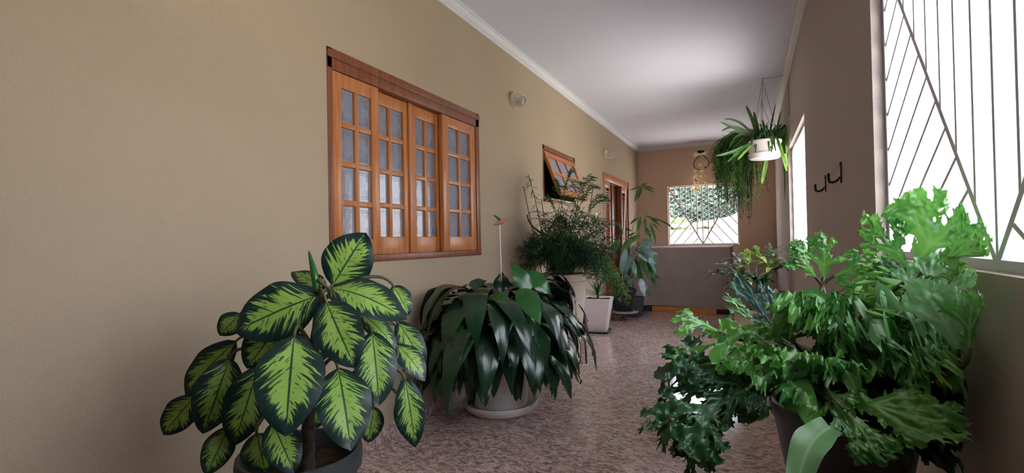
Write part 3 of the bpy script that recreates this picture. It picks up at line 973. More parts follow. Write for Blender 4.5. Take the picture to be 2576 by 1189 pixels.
panel(lambda a, b: (Vector((bx0 + (bx1 - bx0) * a, by0 + (by1 - by0) * b, bz)), Vector((0, 0, 1))), nx, nz, .006, 17)
bmesh.ops.remove_doubles(bm, verts=bm.verts, dist=1e-4); bmesh.ops.recalc_face_normals(bm, faces=bm.faces)
cv = obj('cloth_cover', bm, M['cover'], t, smooth=60)
bm = new()
e = .008
tube(bm, [(bx0, by0, bz), (bx1, by0, bz), (bx1, by1, bz), (bx0, by1, bz), (bx0, by0, bz)], e, 8)
obj('hem', bm, M['cover_edge'], cv)
obj('base_board', box(new(), (-1.36, by0 + .0, .0), (-.46, by0 + .12, .084), .004), M['orange_wood'], t)
for fx in (bx0 + .03, bx1 - .2):
    obj('foot', box(new(), (fx, by0 + .02, 0), (fx + (.27 if fx < -1 else .18), by0 + .16, .083), .008), M['black_pot'], t)
for fx in (bx0 + .03, bx1 - .2):
    obj('foot', box(new(), (fx, by1 - .2, 0), (fx + .16, by1 - .06, .083), .008), M['black_pot'], t)

# ------------------------------------------------------------------ leaf-by-pixel helper
def mid3(b, t_, bulge, n, nr, sag=0):
    """curved midrib from b to t_, arched along the normal by bulge and sagging"""
    mid = (b + t_) / 2
    L_ = (t_ - b).length
    c1 = b.lerp(t_, .33) + nr * bulge * L_; c2 = b.lerp(t_, .68) + nr * bulge * L_ * .8
    return [q + Vector((0, 0, -sag * L_ * (i / n) ** 2)) for i, q in enumerate(bez([b, c1, c2, t_], n))]

def pot(bm, c, r_top, r_bot, h, rim=.02, rimh=.035, wall=.008, n=48, depth=None):
    """round pot with a rolled rim, hollow inside"""
    d = depth or h * .85
    lathe(bm, c, [(0, 0), (r_bot * .96, 0), (r_bot, .006), (r_top - rim * .4, h - rimh - .006), (r_top, h - rimh), (r_top + .003, h - rimh * .4), (r_top, h - .002), (r_top - .006, h), (r_top - wall - .004, h - .003), (r_top - wall - rim * .3, h - rimh), (r_top - wall - rim * .3 - (r_top - r_bot) * .3, h - d), (0, h - d)], n)

def soil_disc(c, r, z, parent, seed=0):
    bm = new()
    rings = [[bm.verts.new((c[0], c[1], z + .012))]]
    for k in range(1, 9):
        rr = r * k / 8
        rings.append([bm.verts.new((c[0] + rr * math.cos(a), c[1] + rr * math.sin(a), z + (.012 * noise.noise(Vector((rr * 30 * math.cos(a), rr * 30 * math.sin(a), seed))) if k < 8 else -.004))) for a in [2 * math.pi * i / 40 for i in range(40)]])
    for i in range(40):
        bm.faces.new((rings[0][0], rings[1][i], rings[1][(i + 1) % 40]))
    for a, b in zip(rings[1:], rings[2:]):
        for i in range(40):
            bm.faces.new((a[i], b[i], b[(i + 1) % 40], a[(i + 1) % 40]))
    return obj('soil', bm, M['soil'], parent, smooth=180)

# ------------------------------------------------------------------ dumb cane in charcoal pot
D0 = 1.52
pc = at(757, 1128, D0)
ground = Vector((pc.x, pc.y, 0))
PR = 147 / F * D0
rimz = pc.z
t = thing('dumb_cane', 'dumb cane with big yellow-green variegated leaves in a charcoal pot against the left wall', 'plant', ground)
bm = new(); pot(bm, ground, PR, PR * .72, rimz, rim=.03, rimh=.06, depth=rimz * .3)
obj('pot', bm, M['char_pot'], t, smooth=50)
soil_disc(ground, PR * .93, rimz - .055, t)
sb = at(806, 1165, D0 + .0)
sb = Vector((ground.x + .05, ground.y - .02, rimz - .06))
st_top = at(806, 720, D0 + .02)
stem_pts = bez([sb, sb + Vector((0, 0, .2)), at(790, 900, D0 + .02), st_top], 24)
bm = new(); tube(bm, stem_pts, lambda s_: (.021 - .009 * s_) * (1 + .10 * math.sin(s_ * 60)), 12)
obj('stem', bm, M['bark'], t, smooth=60)
fol = sub('foliage', t)
def px2(x, y, off):  # crop coordinates of the plant study -> world
    return at(380 + x / 1.8905, 560 + y / 1.8905, D0 + off)
#  base, tip, width (crop px), depth base, depth tip, bulge, facing(1 camera, 0 up), height on the stem
DL = [
 ((862, 300), (1022, 48), 222, .06, .10, .06, .9, 1.0),
 ((842, 312), (1216, 462), 205, -.02, -.06, .16, .55, .98),
 ((798, 345), (398, 520), 262, -.03, -.10, .10, .75, .95),
 ((832, 372), (972, 690), 215, -.10, -.18, .10, .85, .9),
 ((682, 532), (640, 1015), 292, -.16, -.30, .10, .9, .62),
 ((888, 688), (950, 1084), 238, -.12, -.24, .10, .9, .45),
 ((1050, 515), (1085, 870), 186, -.04, -.12, .10, .85, .62),
 ((832, 322), (668, 232), 104, .10, .14, .08, .5, .95),
 ((425, 432), (325, 535), 105, .10, .06, .05, .8, .7),
 ((600, 505), (455, 692), 175, .0, -.06, .08, .8, .7),
 ((405, 562), (160, 818), 150, .12, .08, .12, .7, .6),
 ((375, 640), (248, 1002), 190, .0, -.06, .12, .85, .5),
 ((212, 822), (56, 1008), 138, .06, .02, .06, .8, .4),
 ((512, 682), (392, 1062), 190, -.06, -.14, .06, .8, .5),
 ((368, 972), (262, 1200), 128, -.10, -.16, .08, .85, .3),
 ((500, 1000), (545, 1192), 160, -.14, -.18, .06, .85, .25),
 ((578, 948), (682, 1190), 158, -.18, -.24, .08, .85, .3),
 ((1152, 298), (1226, 440), 96, .10, .08, .12, .7, .95),
 ((985, 425), (1165, 602), 104, .02, -.02, .16, .6, .85),
 ((1172, 470), (1302, 690), 112, .06, .03, .18, .65, .75),
 ((1165, 580), (1304, 752), 108, .0, -.04, .18, .65, .6),
 ((1208, 738), (1258, 1068), 126, -.06, -.10, .10, .85, .45),
 ((1180, 828), (1232, 1040), 84, -.02, -.05, .08, .7, .4),
 ((800, 780), (790, 975), 140, .10, .06, .06, .8, .5),
 ((1060, 872), (1032, 1046), 108, -.02, -.06, .08, .8, .4),
 ((955, 420), (1165, 492), 60, .12, .10, .10, .2, .8),
]
rng = random.Random(3)
wallmin = XL + .012
def keep(p):
    if p.x < XL + .10:
        p = Vector((XL + .10 - .085 * (1 - math.exp(-(XL + .10 - p.x) / .085)), p.y, p.z))
    return p
UPV = Vector((0, 0, 1))
for i, (b, tp, wpx, d0, d1, bul, face, hs) in enumerate(DL):
    B = px2(*b, d0); T = px2(*tp, d1)
    camd = (CAM - (B + T) / 2).normalized()
    nr = camd * face + UPV * (1 - face) * 1.2 + RT * rng.uniform(-.15, .15)
    ax = (T - B).normalized(); nr = (nr - ax * nr.dot(ax)).normalized()
    wid = wpx / 1.8905 / F * (D0 + (d0 + d1) / 2) / 2 * 1.06
    pts = [keep(q) for q in mid3(B, T, bul, 18, nr)]
    L = Leaves()
    # the tip curls down a little
    nrm = [nr + UPV * .15 for _ in pts]
    L.blade(pts, nr, prof_ovate(wid, .45, .78), 12, fold=.16, wave=wid * .05, wfreq=2.5, ph=rng.uniform(0, 6), cup=-.16)
    for k in range(len(L.v)): L.v[k] = keep(L.v[k])
    lf = L.build('leaf', M['vari'], fol)
    # petiole from the stem
    si = min(len(stem_pts) - 1, int(hs * 24))
    S = stem_pts[si]
    c1 = S.lerp(B, .4) + UPV * .06
    bm = new(); tube(bm, [keep(q) for q in bez([S, c1, B - ax * .06 + UPV * .01, B + ax * .01], 12)], lambda s_: .0075 - .0035 * s_, 8)
    obj('petiole', bm, M['stem'], fol, smooth=180)
# rolled new leaf
pts = bez([px2(787, 330, 0), px2(782, 250, .0), px2(765, 200, .02), px2(750, 132, .03)], 14)
bm = new(); tube(bm, pts, lambda s_: .013 * (1 - s_) ** .6 * (.6 + 1.2 * s_ if s_ < .4 else 1.08) + .0008, 10)
obj('new_leaf', bm, M['mid_leaf'], fol, smooth=180)

# ------------------------------------------------------------------ glossy plant with drooping leaves, white pot, saucer
gc = onplane(1271, 1026, 2, 0.0)
gc = Vector((gc.x - .012, gc.y - .04, 0))
SR = .245
bm = new()
lathe(bm, gc, [(0, 0), (.19, 0), (.2, .006), (.215, .022), (.222, .024), (.232, .044), (.24, .046), (SR, .066), (SR - .004, .072), (SR - .012, .07), (.215, .03), (.20, .014), (0, .014)], 56)
tag(obj('pot_saucer', bm, M['white_pot'], smooth=35), 'white ridged saucer under the round white pot of the dark glossy plant', 'saucer')['group'] = 'plant saucers'
t = thing('glossy_plant', 'bushy plant with drooping glossy dark green leaves in a round white pot', 'plant', gc + Vector((0, 0, .03)))
bm = new()
pz = Vector((gc.x, gc.y, .0145))
lathe(bm, pz, [(0, .03), (.155, .03), (.16, .028), (.165, .03), (.172, .038), (.175, .05), (.185, .25), (.19, .33), (.2, .335), (.205, .37), (.2, .375), (.19, .372), (.18, .33), (.17, .2), (0, .2)], 56)
for k in range(4):
    a = .6 + k * math.pi / 2
    tube(bm, [pz + Vector((.14 * math.cos(a), .14 * math.sin(a), .035)), pz + Vector((.145 * math.cos(a), .145 * math.sin(a), 0))], .011, 8)
obj('pot', bm, M['white_pot'], t, smooth=40)
soil_disc(gc, .178, .34, t, 3)
rng = random.Random(11)
stems = []
L = Leaves(); G = Leaves()
heads = []
bm = new()
for k in range(7):
    a = 2 * math.pi * k / 7 + .3
    r = .05 + .09 * (k % 2) + .03 * (k % 3)
    zt_ = .60 + .045 * ((k * 3) % 4)
    p0 = Vector((gc.x + .5 * r * math.cos(a), gc.y + .5 * r * math.sin(a), .33)); p1 = Vector((gc.x + r * 1.3 * math.cos(a), gc.y + r * 1.3 * math.sin(a), zt_))
    tube(bm, bez([p0, (p0 + p1) / 2 + Vector((0, 0, .05)), p1], 8), .014, 8)
    heads.append((p1, a))
for (hp, ha) in heads:
    base_z = hp.z
    for j in range(27):
        az = rng.uniform(0, 2 * math.pi) if j % 3 == 0 else ha + rng.gauss(0, .85)
        lvl = j / 26
        o_ = Vector((math.cos(az), math.sin(az), 0))
        z0_ = base_z - .22 * (1 - lvl) + .0
        Ln = rng.uniform(.42, .58)
        up = .03 + .17 * lvl + rng.uniform(-.03, .06)
        out = Ln * (.84 - .16 * lvl)
        dn = -(.25 - .11 * lvl) * rng.uniform(.75, 1.25)
        P0 = Vector((hp.x, hp.y, z0_)) + o_ * .01
        P1 = P0 + o_ * out * .45 + Vector((0, 0, up))
        P2 = P0 + o_ * out * 1.0 + Vector((0, 0, up * .7))
        P3 = P0 + o_ * (out * 1.08 + rng.uniform(-.04, .05)) + Vector((0, 0, dn))
        pts = bez([P0, P1, P2, P3], 16)
        sw = Vector((-o_.y, o_.x, 0)) * rng.uniform(-.08, .08)
        pts = [keep(q + sw * (i / 16) ** 2) for i, q in enumerate(pts)]
        for q in pts: q.z = max(q.z, .16 + .04 * rng.random())
        nrm = []
        for i in range(17):
            tt = (pts[min(i + 1, 16)] - pts[max(i - 1, 0)]).normalized()
            sd = Vector((-o_.y, o_.x, 0)); nrm.append(sd.cross(tt) * -1 if (sd.cross(tt)).dot(UPV + o_ * .6) < 0 else sd.cross(tt))
        L.blade(pts, nrm, (lambda w_: (lambda q: w_ * .16 if q < .1 else w_ * (.16 + .84 * math.sin(math.pi / 2 * min(1, (q - .1) / .4)) ** .9) if q < .5 else w_ * (1 - ((q - .5) / .5) ** 2.3) + .0006))(rng.uniform(.054, .08)), 8, fold=.14, wave=.006, wfreq=3, ph=rng.uniform(0, 6), cup=-.18)
# lower skirt of leaves that hides the pot
for j in range(84):
    az = 2 * math.pi * j / 84 + rng.uniform(-.1, .1)
    o_ = Vector((math.cos(az), math.sin(az), 0)); lay = j % 3
    P0 = gc + o_ * rng.uniform(.06, .12) + Vector((0, 0, .40 + .08 * lay))
    rch = rng.uniform(.22, .33) + .09 * lay
    pts = bez([P0, P0 + o_ * rch * .5 + UPV * rng.uniform(.1, .18), P0 + o_ * rch + UPV * .06, P0 + o_ * (rch + rng.uniform(-.08, .03)) - UPV * rng.uniform(.17, .31)], 16)
    sd = Vector((-o_.y, o_.x, 0)); sw = sd * rng.uniform(-.07, .07)
    pts = [keep(q + sw * (i / 16) ** 2) for i, q in enumerate(pts)]
    for q in pts: q.z = max(q.z, .17)
    nrm = []
    for i in range(17):
        n_ = sd.cross((pts[min(i + 1, 16)] - pts[max(i - 1, 0)]).normalized()); nrm.append(n_ if n_.dot(UPV + o_ * .6) > 0 else -n_)
    w_ = rng.uniform(.05, .075)
    L.blade(pts, nrm, (lambda w_: (lambda q: w_ * (.2 + .8 * math.sin(math.pi / 2 * min(1, q / .5))) if q < .5 else w_ * (1 - ((q - .5) / .5) ** 2.3) + .0006))(w_), 8, fold=.14, wave=.006, wfreq=3, ph=rng.uniform(0, 6), cup=-.18)
obj('stem', bm, M['bark'], t, smooth=60)
GD = 3.0
def gl(b, tp, w_, d0, d1, bul, mi):
    B = at(*b, GD + d0); T = at(*tp, GD + d1)
    camd = (CAM - B).normalized(); ax = (T - B).normalized()
    nr = camd * .8 + UPV * .5; nr = (nr - ax * nr.dot(ax)).normalized()
    pts = mid3(B, T, bul, 14, nr)
    L.blade(pts, nr, prof_ovate(w_ * .84 / 2 / F * GD, .38, 1.15), 8, fold=.15, wave=.004, wfreq=2, cup=-.15, mi=mi)
for a in (((1308, 726), (1360, 816), 62, -.1, -.28, .14, 1), ((1333, 735), (1285, 658), 48, -.05, .0, .08, 1), ((1322, 686), (1388, 742), 56, .05, 0, .16, 1), ((1235, 742), (1290, 785), 50, -.1, -.25, .2, 1),
          ((1262, 735), (1262, 683), 52, .1, .12, .0, 0), ((1180, 720), (1225, 705), 30, -.05, 0, .1, 0)):
    gl(*a)
for k in range(len(L.v)): L.v[k] = keep(L.v[k])
L.build('foliage', [M['dark_leaf'], M['mid_leaf']], t)

# hummingbird on a stick, pushed into that pot's soil
hb = at(1257, 560, 3.12)
t = thing('bird_stake', 'small orange hummingbird on a white stick above the dark glossy plant', 'garden stake', (hb.x, hb.y, .36))
hbm = new(); tube(hbm, [(hb.x + .012, hb.y, .352), (hb.x + .006, hb.y, .7), (hb.x, hb.y, hb.z - .012)], .0042, 8)
obj('stick', hbm, M['white_stick'], t)
X_ = RT.copy(); X_.z = 0; X_.normalize(); Y_ = Vector((0, 0, 1)).cross(X_)
bm = new()
pts = [hb + X_ * a + UPV * b for a, b in ((-.036, -.014), (-.024, -.009), (-.010, -.003), (.004, .002), (.016, .007), (.024, .011), (.030, .014), (.034, .0155))]
rr = [.002, .005, .011, .0145, .013, .010, .009, .003]
tube(bm, pts, lambda s_: rr[min(7, int(round(s_ * 7)))], 12)
bd = obj('body', bm, M['bird_body'], t, smooth=180)
bm = new(); tube(bm, [hb + X_ * .033 + UPV * .0155, hb + X_ * .045 + UPV * .021, hb + X_ * .062 + UPV * .029], lambda s_: .0022 - .0015 * s_, 6)
obj('beak', bm, M['bird_beak'], t)
for sg, tx, tz, w_ in ((-1, -.042, .050, .009), (1, -.002, .034, .007)):
    L = Leaves(); L.blade(bez([hb + UPV * .008 + Y_ * sg * .006, hb + X_ * (tx * .3) + UPV * tz * .7 + Y_ * sg * .014, hb + X_ * tx + UPV * tz + Y_ * sg * .018], 8), X_ + Y_ * sg * .8, prof_lance(w_, .4), 4, fold=.2)
    L.build('wing', M['bird_wing'], t)
L = Leaves(); L.blade(bez([hb + X_ * -.03 + UPV * -.011, hb + X_ * -.045 + UPV * -.014, hb + X_ * -.058 + UPV * -.014], 6), UPV, lambda q: .004 + .005 * q, 4)
L.build('tail', M['bird_wing'], t)
# ------------------------------------------------------------------ feathery plumes
def plume(L, pts, ln, rng, mi=0, droop=.3, flat=None, dens=26, needle=.028, nw=.0032):
    """soft feathery spray along pts: side twigs of length ln set with fine needles"""
    N = len(pts) - 1
    for k in range(dens):
        q = (k + rng.random()) / dens
        f = q * N; i = min(N - 1, int(f)); p = pts[i].lerp(pts[i + 1], f - i)
        t = (pts[i + 1] - pts[i]).normalized()
        if flat is not None:
            sd = t.cross(flat).normalized() * (1 if k % 2 else -1) + flat * rng.uniform(-.15, .15)
        else:
            sd = Vector((rng.gauss(0, 1), rng.gauss(0, 1), rng.gauss(0, .7)))
            sd = (sd - t * sd.dot(t) * .8).normalized()
        l = ln * (.35 + .65 * math.sin(math.pi * min(1, q * .85 + .15))) * rng.uniform(.7, 1.2)
        d = (t * .55 + sd).normalized()
        e = p + d * l + Vector((0, 0, -droop * l))
        mid_ = p + d * l * .55
        side = d.cross(UPV)
        if side.length < .1: side = d.cross(Vector((1, 0, 0)))
        side.normalize()
        L.quad(p, mid_ + side * nw * .5, e, mid_ - side * nw * .5, mi)
        nn = max(4, int(l / .011))
        for j in range(nn):
            s_ = (j + .5) / nn
            c = p.lerp(mid_, s_ * 2) if s_ < .5 else mid_.lerp(e, s_ * 2 - 1)
            nd = (d * .7 + side * (1 if j % 2 else -1) * rng.uniform(.5, 1.1) + Vector((rng.gauss(0, .35), rng.gauss(0, .35), rng.gauss(0, .45)))).normalized()
            w_ = nd.cross(d)
            if w_.length < .05: w_ = side
            w_.normalize()
            nl = needle * rng.uniform(.7, 1.3) * (1 - .4 * s_)
            L.tri(c - w_ * nw, c + w_ * nw, c + nd * nl, mi)

# asparagus fern in tall beige planter
pc = at(1412, 700, 4.55)
AF = Vector((pc.x, pc.y, 0))
t = thing('asparagus_fern', 'big feathery asparagus fern spilling from a tall beige planter against the left wall', 'plant', AF)
bm = new()
hz = .80
lathe(bm, AF, [(0, 0), (.15, 0), (.155, .01), (.15, .06), (.155, .12), (.185, .35), (.215, .58), (.222, .70), (.228, .735), (.24, .74), (.242, hz - .005), (.236, hz), (.222, hz - .003), (.212, .70), (.2, .62), (0, .62)], 48)
obj('pot', bm, M['beige_pot'], t, smooth=45)
soil_disc(AF, .208, .745, t, 8)
rng = random.Random(21)
top = AF + Vector((0, 0, .76))
bm = new()
L = Leaves()
AD = 4.55
def kw(p):
    p = keep(p); return p
def frond_to(u, v, D, ln, mi, flat=None, start=.35, arch=.25, dens=26, droop=.3, stem=True, end_drop=0.0, rad=.0035, needle=.03):
    T = kw(at(u, v, D))
    S = top + Vector((rng.uniform(-.12, .12), rng.uniform(-.12, .12), 0))
    c = S.lerp(T, .45) + Vector((0, 0, arch)); c2 = S.lerp(T, .8) + Vector((0, 0, arch * .7))
    pts = [kw(q) for q in bez([S, c, c2, T + Vector((0, 0, -end_drop))], 18)]
    if stem: tube(bm, pts, lambda s_: rad * (1 - .7 * s_), 5)
    k0 = int(start * 18)
    plume(L, pts[k0:], ln, rng, mi, droop, flat, dens, needle)
# layered flat sprays at the top
for (u, v, D, ln) in ((1492, 446, 4.45, .15), (1440, 430, 4.6, .13), (1500, 470, 4.4, .15), (1425, 470, 4.35, .15), (1520, 497, 4.3, .13), (1470, 462, 4.3, .16), (1375, 500, 4.5, .12), (1530, 505, 4.35, .10), (1400, 455, 4.6, .10), (1455, 500, 4.2, .16)):
    frond_to(u, v, D, ln, 0, UPV, .55, .28, 22, .15)
# body of the bush
for k in range(74):
    a = rng.uniform(0, 2 * math.pi); r = math.sqrt(rng.random())
    u = 1448 + 118 * r * math.cos(a); v = 600 + 82 * r * math.sin(a)
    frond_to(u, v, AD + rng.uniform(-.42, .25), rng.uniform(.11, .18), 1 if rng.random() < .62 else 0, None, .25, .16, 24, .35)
# dark lower left clump
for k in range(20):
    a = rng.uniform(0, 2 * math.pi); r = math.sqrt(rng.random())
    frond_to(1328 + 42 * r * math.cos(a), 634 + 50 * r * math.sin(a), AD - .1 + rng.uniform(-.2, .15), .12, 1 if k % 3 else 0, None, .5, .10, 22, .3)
# trailing curtain on the right and front
for k in range(64):
    u = rng.uniform(1392, 1592)
    low = 660 + 30 * rng.random() + max(0, (u - 1460)) * .78 * rng.uniform(.5, 1.05)
    frond_to(u, min(low, 788), AD + rng.uniform(-.35, .05) + (.25 if u > 1540 else 0), .085, 2 if u > 1535 and rng.random() < .8 else (1 if rng.random() < .45 else 0), None, .35, .40, 30, .6, needle=.03)
for k in range(len(L.v)): L.v[k] = keep(L.v[k])
obj('stem', bm, M['stem'], t, smooth=60)
L.build('foliage', [M['feather'], M['feather_dark'], M['trail']], t, None)

# thin support: two stakes and wire hoops with a dry twig, left of the asparagus fern
def stake_pt(u, v, D=4.45): return kw(at(u, v, D))
t = thing('plant_support', 'thin stakes joined by wire hoops standing left of the feathery fern', 'plant support', AF + Vector((-.1, 0, .745)))
for (u0, v0, u1, v1) in ((1311, 468, 1352, 690), (1362, 500, 1380, 690), (1492, 474, 1470, 690)):
    a = stake_pt(u0, v0); b = stake_pt(u1, v1); b = Vector((max(AF.x - .17, min(AF.x + .17, b.x)), AF.y + (b.y - AF.y) * .3, .742))
    bm = new(); tube(bm, [a, b], .0045, 6); obj('stake', bm, M['wire'], t)
for v in (536, 553):
    bm = new()
    tube(bm, bez([stake_pt(1326, v + 6), stake_pt(1330, v - 8, 4.35), stake_pt(1362, v - 6, 4.3), stake_pt(1378, v + 2, 4.4)], 14), .0028, 6)
    obj('hoop', bm, M['wire'], t, smooth=60)
t = thing('dry_twig', 'dark leafless twisting branch rising beside the wire hoops', 'branch', AF + Vector((-.05, 0, .745)))
bm = new()
br0 = AF + Vector((-.06, -.02, .742))
def twig(pts, r): tube(bm, [kw(at(*p)) if len(p) == 3 and p[0] > 5 else Vector(p) for p in pts], lambda s_: r * (1 - .6 * s_), 7)
twig([tuple(br0), (1385, 625, 4.45), (1378, 590, 4.4), (1362, 586, 4.4), (1340, 570, 4.4), (1330, 555, 4.4), (1326, 540, 4.4)], .013)
twig([(1378, 590, 4.4), (1384, 572, 4.35), (1394, 560, 4.35), (1400, 545, 4.35)], .011)
twig([(1385, 625, 4.45), (1400, 600, 4.35), (1412, 585, 4.3), (1405, 565, 4.3)], .011)
twig([tuple(br0), (1420, 640, 4.4), (1440, 600, 4.35), (1432, 560, 4.3)], .012)
twig([tuple(br0 + Vector((.1, .03, 0))), (1446, 640, 4.4), (1462, 610, 4.3), (1458, 580, 4.3)], .010)
obj('branch', bm, M['bark'], t, smooth=60)
# slender pale sprig
t = thing('young_sprig', 'slender upright sprig with tiny leaves at the left of the feathery fern', 'plant', AF + Vector((-.12, 0, .745)))
sp_ = [kw(at(*p)) for p in ((1328, 440, 4.5), (1342, 480, 4.5), (1350, 520, 4.48), (1362, 570, 4.46))] + [AF + Vector((-.12, .02, .742))]
bm = new(); tube(bm, bez(sp_, 16), .0035, 6); obj('stem', bm, M['stem'], t, smooth=60)
L = Leaves(); plume(L, bez(sp_[:4], 10), .075, rng, 0, .2, None, 30, .03)
L.build('foliage', M['feather'], t, None)

# ------------------------------------------------------------------ square white pot with a small spiky plant
wc = onplane(1503, 836, 2, 0.0); wc = Vector((wc.x, wc.y + .05, 0))
ss = bm = new()
def sq_ring(bm, c, h, z, ang): return [bm.verts.new((c.x + h * math.sqrt(2) * math.cos(ang + math.pi / 4 + k * math.pi / 2), c.y + h * math.sqrt(2) * math.sin(ang + math.pi / 4 + k * math.pi / 2), z)) for k in range(4)]
WA = math.radians(6)
def sq_loft(bm, c, prof, ang):
    rs = [sq_ring(bm, c, h, z, ang) for h, z in prof]
    for a, b in zip(rs, rs[1:]):
        for k in range(4): bm.faces.new((a[k], a[(k + 1) % 4], b[(k + 1) % 4], b[k]))
    bm.faces.new(list(reversed(rs[0]))); bm.faces.new(rs[-1])
sq_loft(bm, wc, [(.125, 0), (.145, .022), (.14, .024), (.12, .012)], WA)
bmesh.ops.bevel(bm, geom=bm.edges[:], offset=.004, segments=2, affect='EDGES')
tag(obj('pot_saucer', bm, M['black_pot'], smooth=40), 'black square saucer under the tapered white pot', 'saucer', 'plant saucers')
t = thing('spiky_plant', 'small spiky plant in a tapered square white pot in front of the feathery fern', 'plant', wc + Vector((0, 0, .013)))
bm = new()
sq_loft(bm, wc, [(.098, .0125), (.1, .016), (.165, .405), (.166, .412), (.152, .412), (.145, .39), (.14, .372)], WA)
bmesh.ops.bevel(bm, geom=[e for e in bm.edges], offset=.003, segments=2, affect='EDGES')
obj('pot', bm, M['white_gloss'], t, smooth=35)
bm = new(); sq_loft(bm, wc, [(.139, .36), (.141, .392)], WA)
bmesh.ops.subdivide_edges(bm, edges=bm.edges[:], cuts=10, use_grid_fill=True)
for v in bm.verts:
    if v.co.z > .385: v.co.z += .012 * noise.noise(v.co * 40)
obj('soil', bm, M['soil'], t, smooth=60)
L = Leaves()
rng = random.Random(7)
cb = wc + Vector((0, 0, .395))
bm = new(); tube(bm, [cb, cb + Vector((.004, 0, .07))], lambda s_: .016 - .006 * s_, 10); obj('stem', bm, M['bark'], t)
for k in range(20):
    a = k * 2.4; el = rng.uniform(.3, 1.3); l = rng.uniform(.2, .36)
    o_ = Vector((math.cos(a), math.sin(a), 0)); s0 = cb + Vector((0, 0, .02 + .05 * k / 20))
    p1 = s0 + o_ * l * .5 * math.cos(el) + UPV * l * .55 * math.sin(el); p2 = s0 + o_ * l * math.cos(el) * 1.0 + UPV * l * (math.sin(el) - .12)
    L.blade(bez([s0, p1, p2], 8), UPV - o_ * .5, prof_lance(.0105, .3), 2, fold=.3)
for k in range(len(L.v)): L.v[k] = keep(L.v[k])
L.build('foliage', M['strap'], t)

# ------------------------------------------------------------------ black pot on a low stand: broad drooping leaves and tall canes
kc = onplane(1566, 806, 2, 0.0); kc = Vector((kc.x + .02, kc.y + .03, 0))
t = thing('plant_stand', 'low iron stand with a round grey dish under the black pot', 'plant stand', kc)
bm = new(); lathe(bm, kc, [(0, .105), (.165, .105), (.185, .112), (.188, .14), (.182, .142), (.17, .122), (0, .118)], 40); obj('dish', bm, M['concrete'], t, smooth=40)
bm = new(); tube(bm, [kc + Vector((.16 * math.cos(a), .16 * math.sin(a), .1)) for a in [2 * math.pi * k / 30 for k in range(31)]], .006, 6, False); obj('ring', bm, M['metal_dark'], t, smooth=60)
for k in range(4):
    a = math.pi / 4 + k * math.pi / 2 - YAW
    bm = new(); tube(bm, [kc + Vector((.155 * math.cos(a), .155 * math.sin(a), .1)), kc + Vector((.16 * math.cos(a), .16 * math.sin(a), .02)), kc + Vector((.172 * math.cos(a), .172 * math.sin(a), 0))], .006, 6)
    obj('leg', bm, M['metal_dark'], t, smooth=60)
t = thing('philodendron', 'plant with broad drooping silver-green leaves in a black pot on the low stand', 'plant', kc + Vector((0, 0, .1185)))
bm = new(); kz = kc + Vector((0, 0, .1185)); pot(bm, kz, .17, .115, .31, rim=.02, rimh=.045, depth=.06); obj('pot', bm, M['black_pot'], t, smooth=45)
soil_disc(kc, .155, .385, t, 4)
rng = random.Random(9)
L = Leaves(); bm = new()
KD = kc.dot(FW) - CAM.dot(FW)
K0 = kc + Vector((0, 0, .39))
def kleaf(u, v, u2, v2, w_, d, mi, face=.7, bul=.14):
    B = kw(at(u, v, KD + d)); T = kw(at(u2, v2, KD + d - .08))
    camd = (CAM - B).normalized(); ax = (T - B).normalized(); nr = camd * face + UPV * (1 - face) + RT * rng.uniform(-.3, .3); nr = (nr - ax * nr.dot(ax)).normalized()
    L.blade(mid3(B, T, bul, 12, nr), nr, prof_ovate(w_ * .72 / 2 / F * KD, .35, .9), 6, fold=.18, wave=.008, wfreq=3, ph=rng.random() * 6, cup=-.2, mi=mi)
    S = K0 + Vector((rng.uniform(-.06, .06), rng.uniform(-.06, .06), 0))
    tube(bm, bez([S, S.lerp(B, .5) + Vector((0, 0, .18)), B], 8), .004, 5)
for a in ((1590, 618, 1630, 660, 22, -.05, 1), (1608, 610, 1648, 652, 22, -.12, 1), (1600, 625, 1655, 640, 18, -.1, 1), (1618, 622, 1652, 690, 22, 0, 1), (1585, 640, 1572, 700, 20, -.1, 1), (1575, 625, 1560, 690, 22, -.15, 1),
          (1612, 640, 1632, 700, 22, 0, 0), (1625, 650, 1648, 720, 22, .05, 0), (1590, 600, 1560, 640, 24, .05, 0), (1580, 610, 1610, 590, 20, .1, 0), (1600, 650, 1618, 715, 20, .08, 0), (1632, 640, 1660, 672, 18, .1, 0),
          (1612, 700, 1622, 745, 21, -.1, 2), (1578, 690, 1588, 722, 14, -.1, 1), (1640, 690, 1668, 705, 10, .1, 0), (1605, 690, 1640, 750, 12, .1, 0), (1560, 600, 1540, 640, 22, .1, 0), (1620, 600, 1640, 626, 18, .05, 1), (1590, 655, 1600, 700, 18, -.05, 1), (1570, 650, 1582, 706, 16, .1, 0)):
    kleaf(*a)
obj('stem', bm, M['stem'], t, smooth=60)
M['pale_back'] = mat('pale_leaf_underside', lin(170, 186, 196), .5, .4)
L.build('foliage', [M['strap'], M['blue_leaf'], M['pale_back']], t)
bm = new(); tube(bm, bez([at(1594, 632, KD - .1), at(1606, 632, KD - .12), at(1612, 642, KD - .12), at(1613, 654, KD - .12)], 10), .006, 6)
obj('red_stem', bm, M['red'], t, smooth=60)

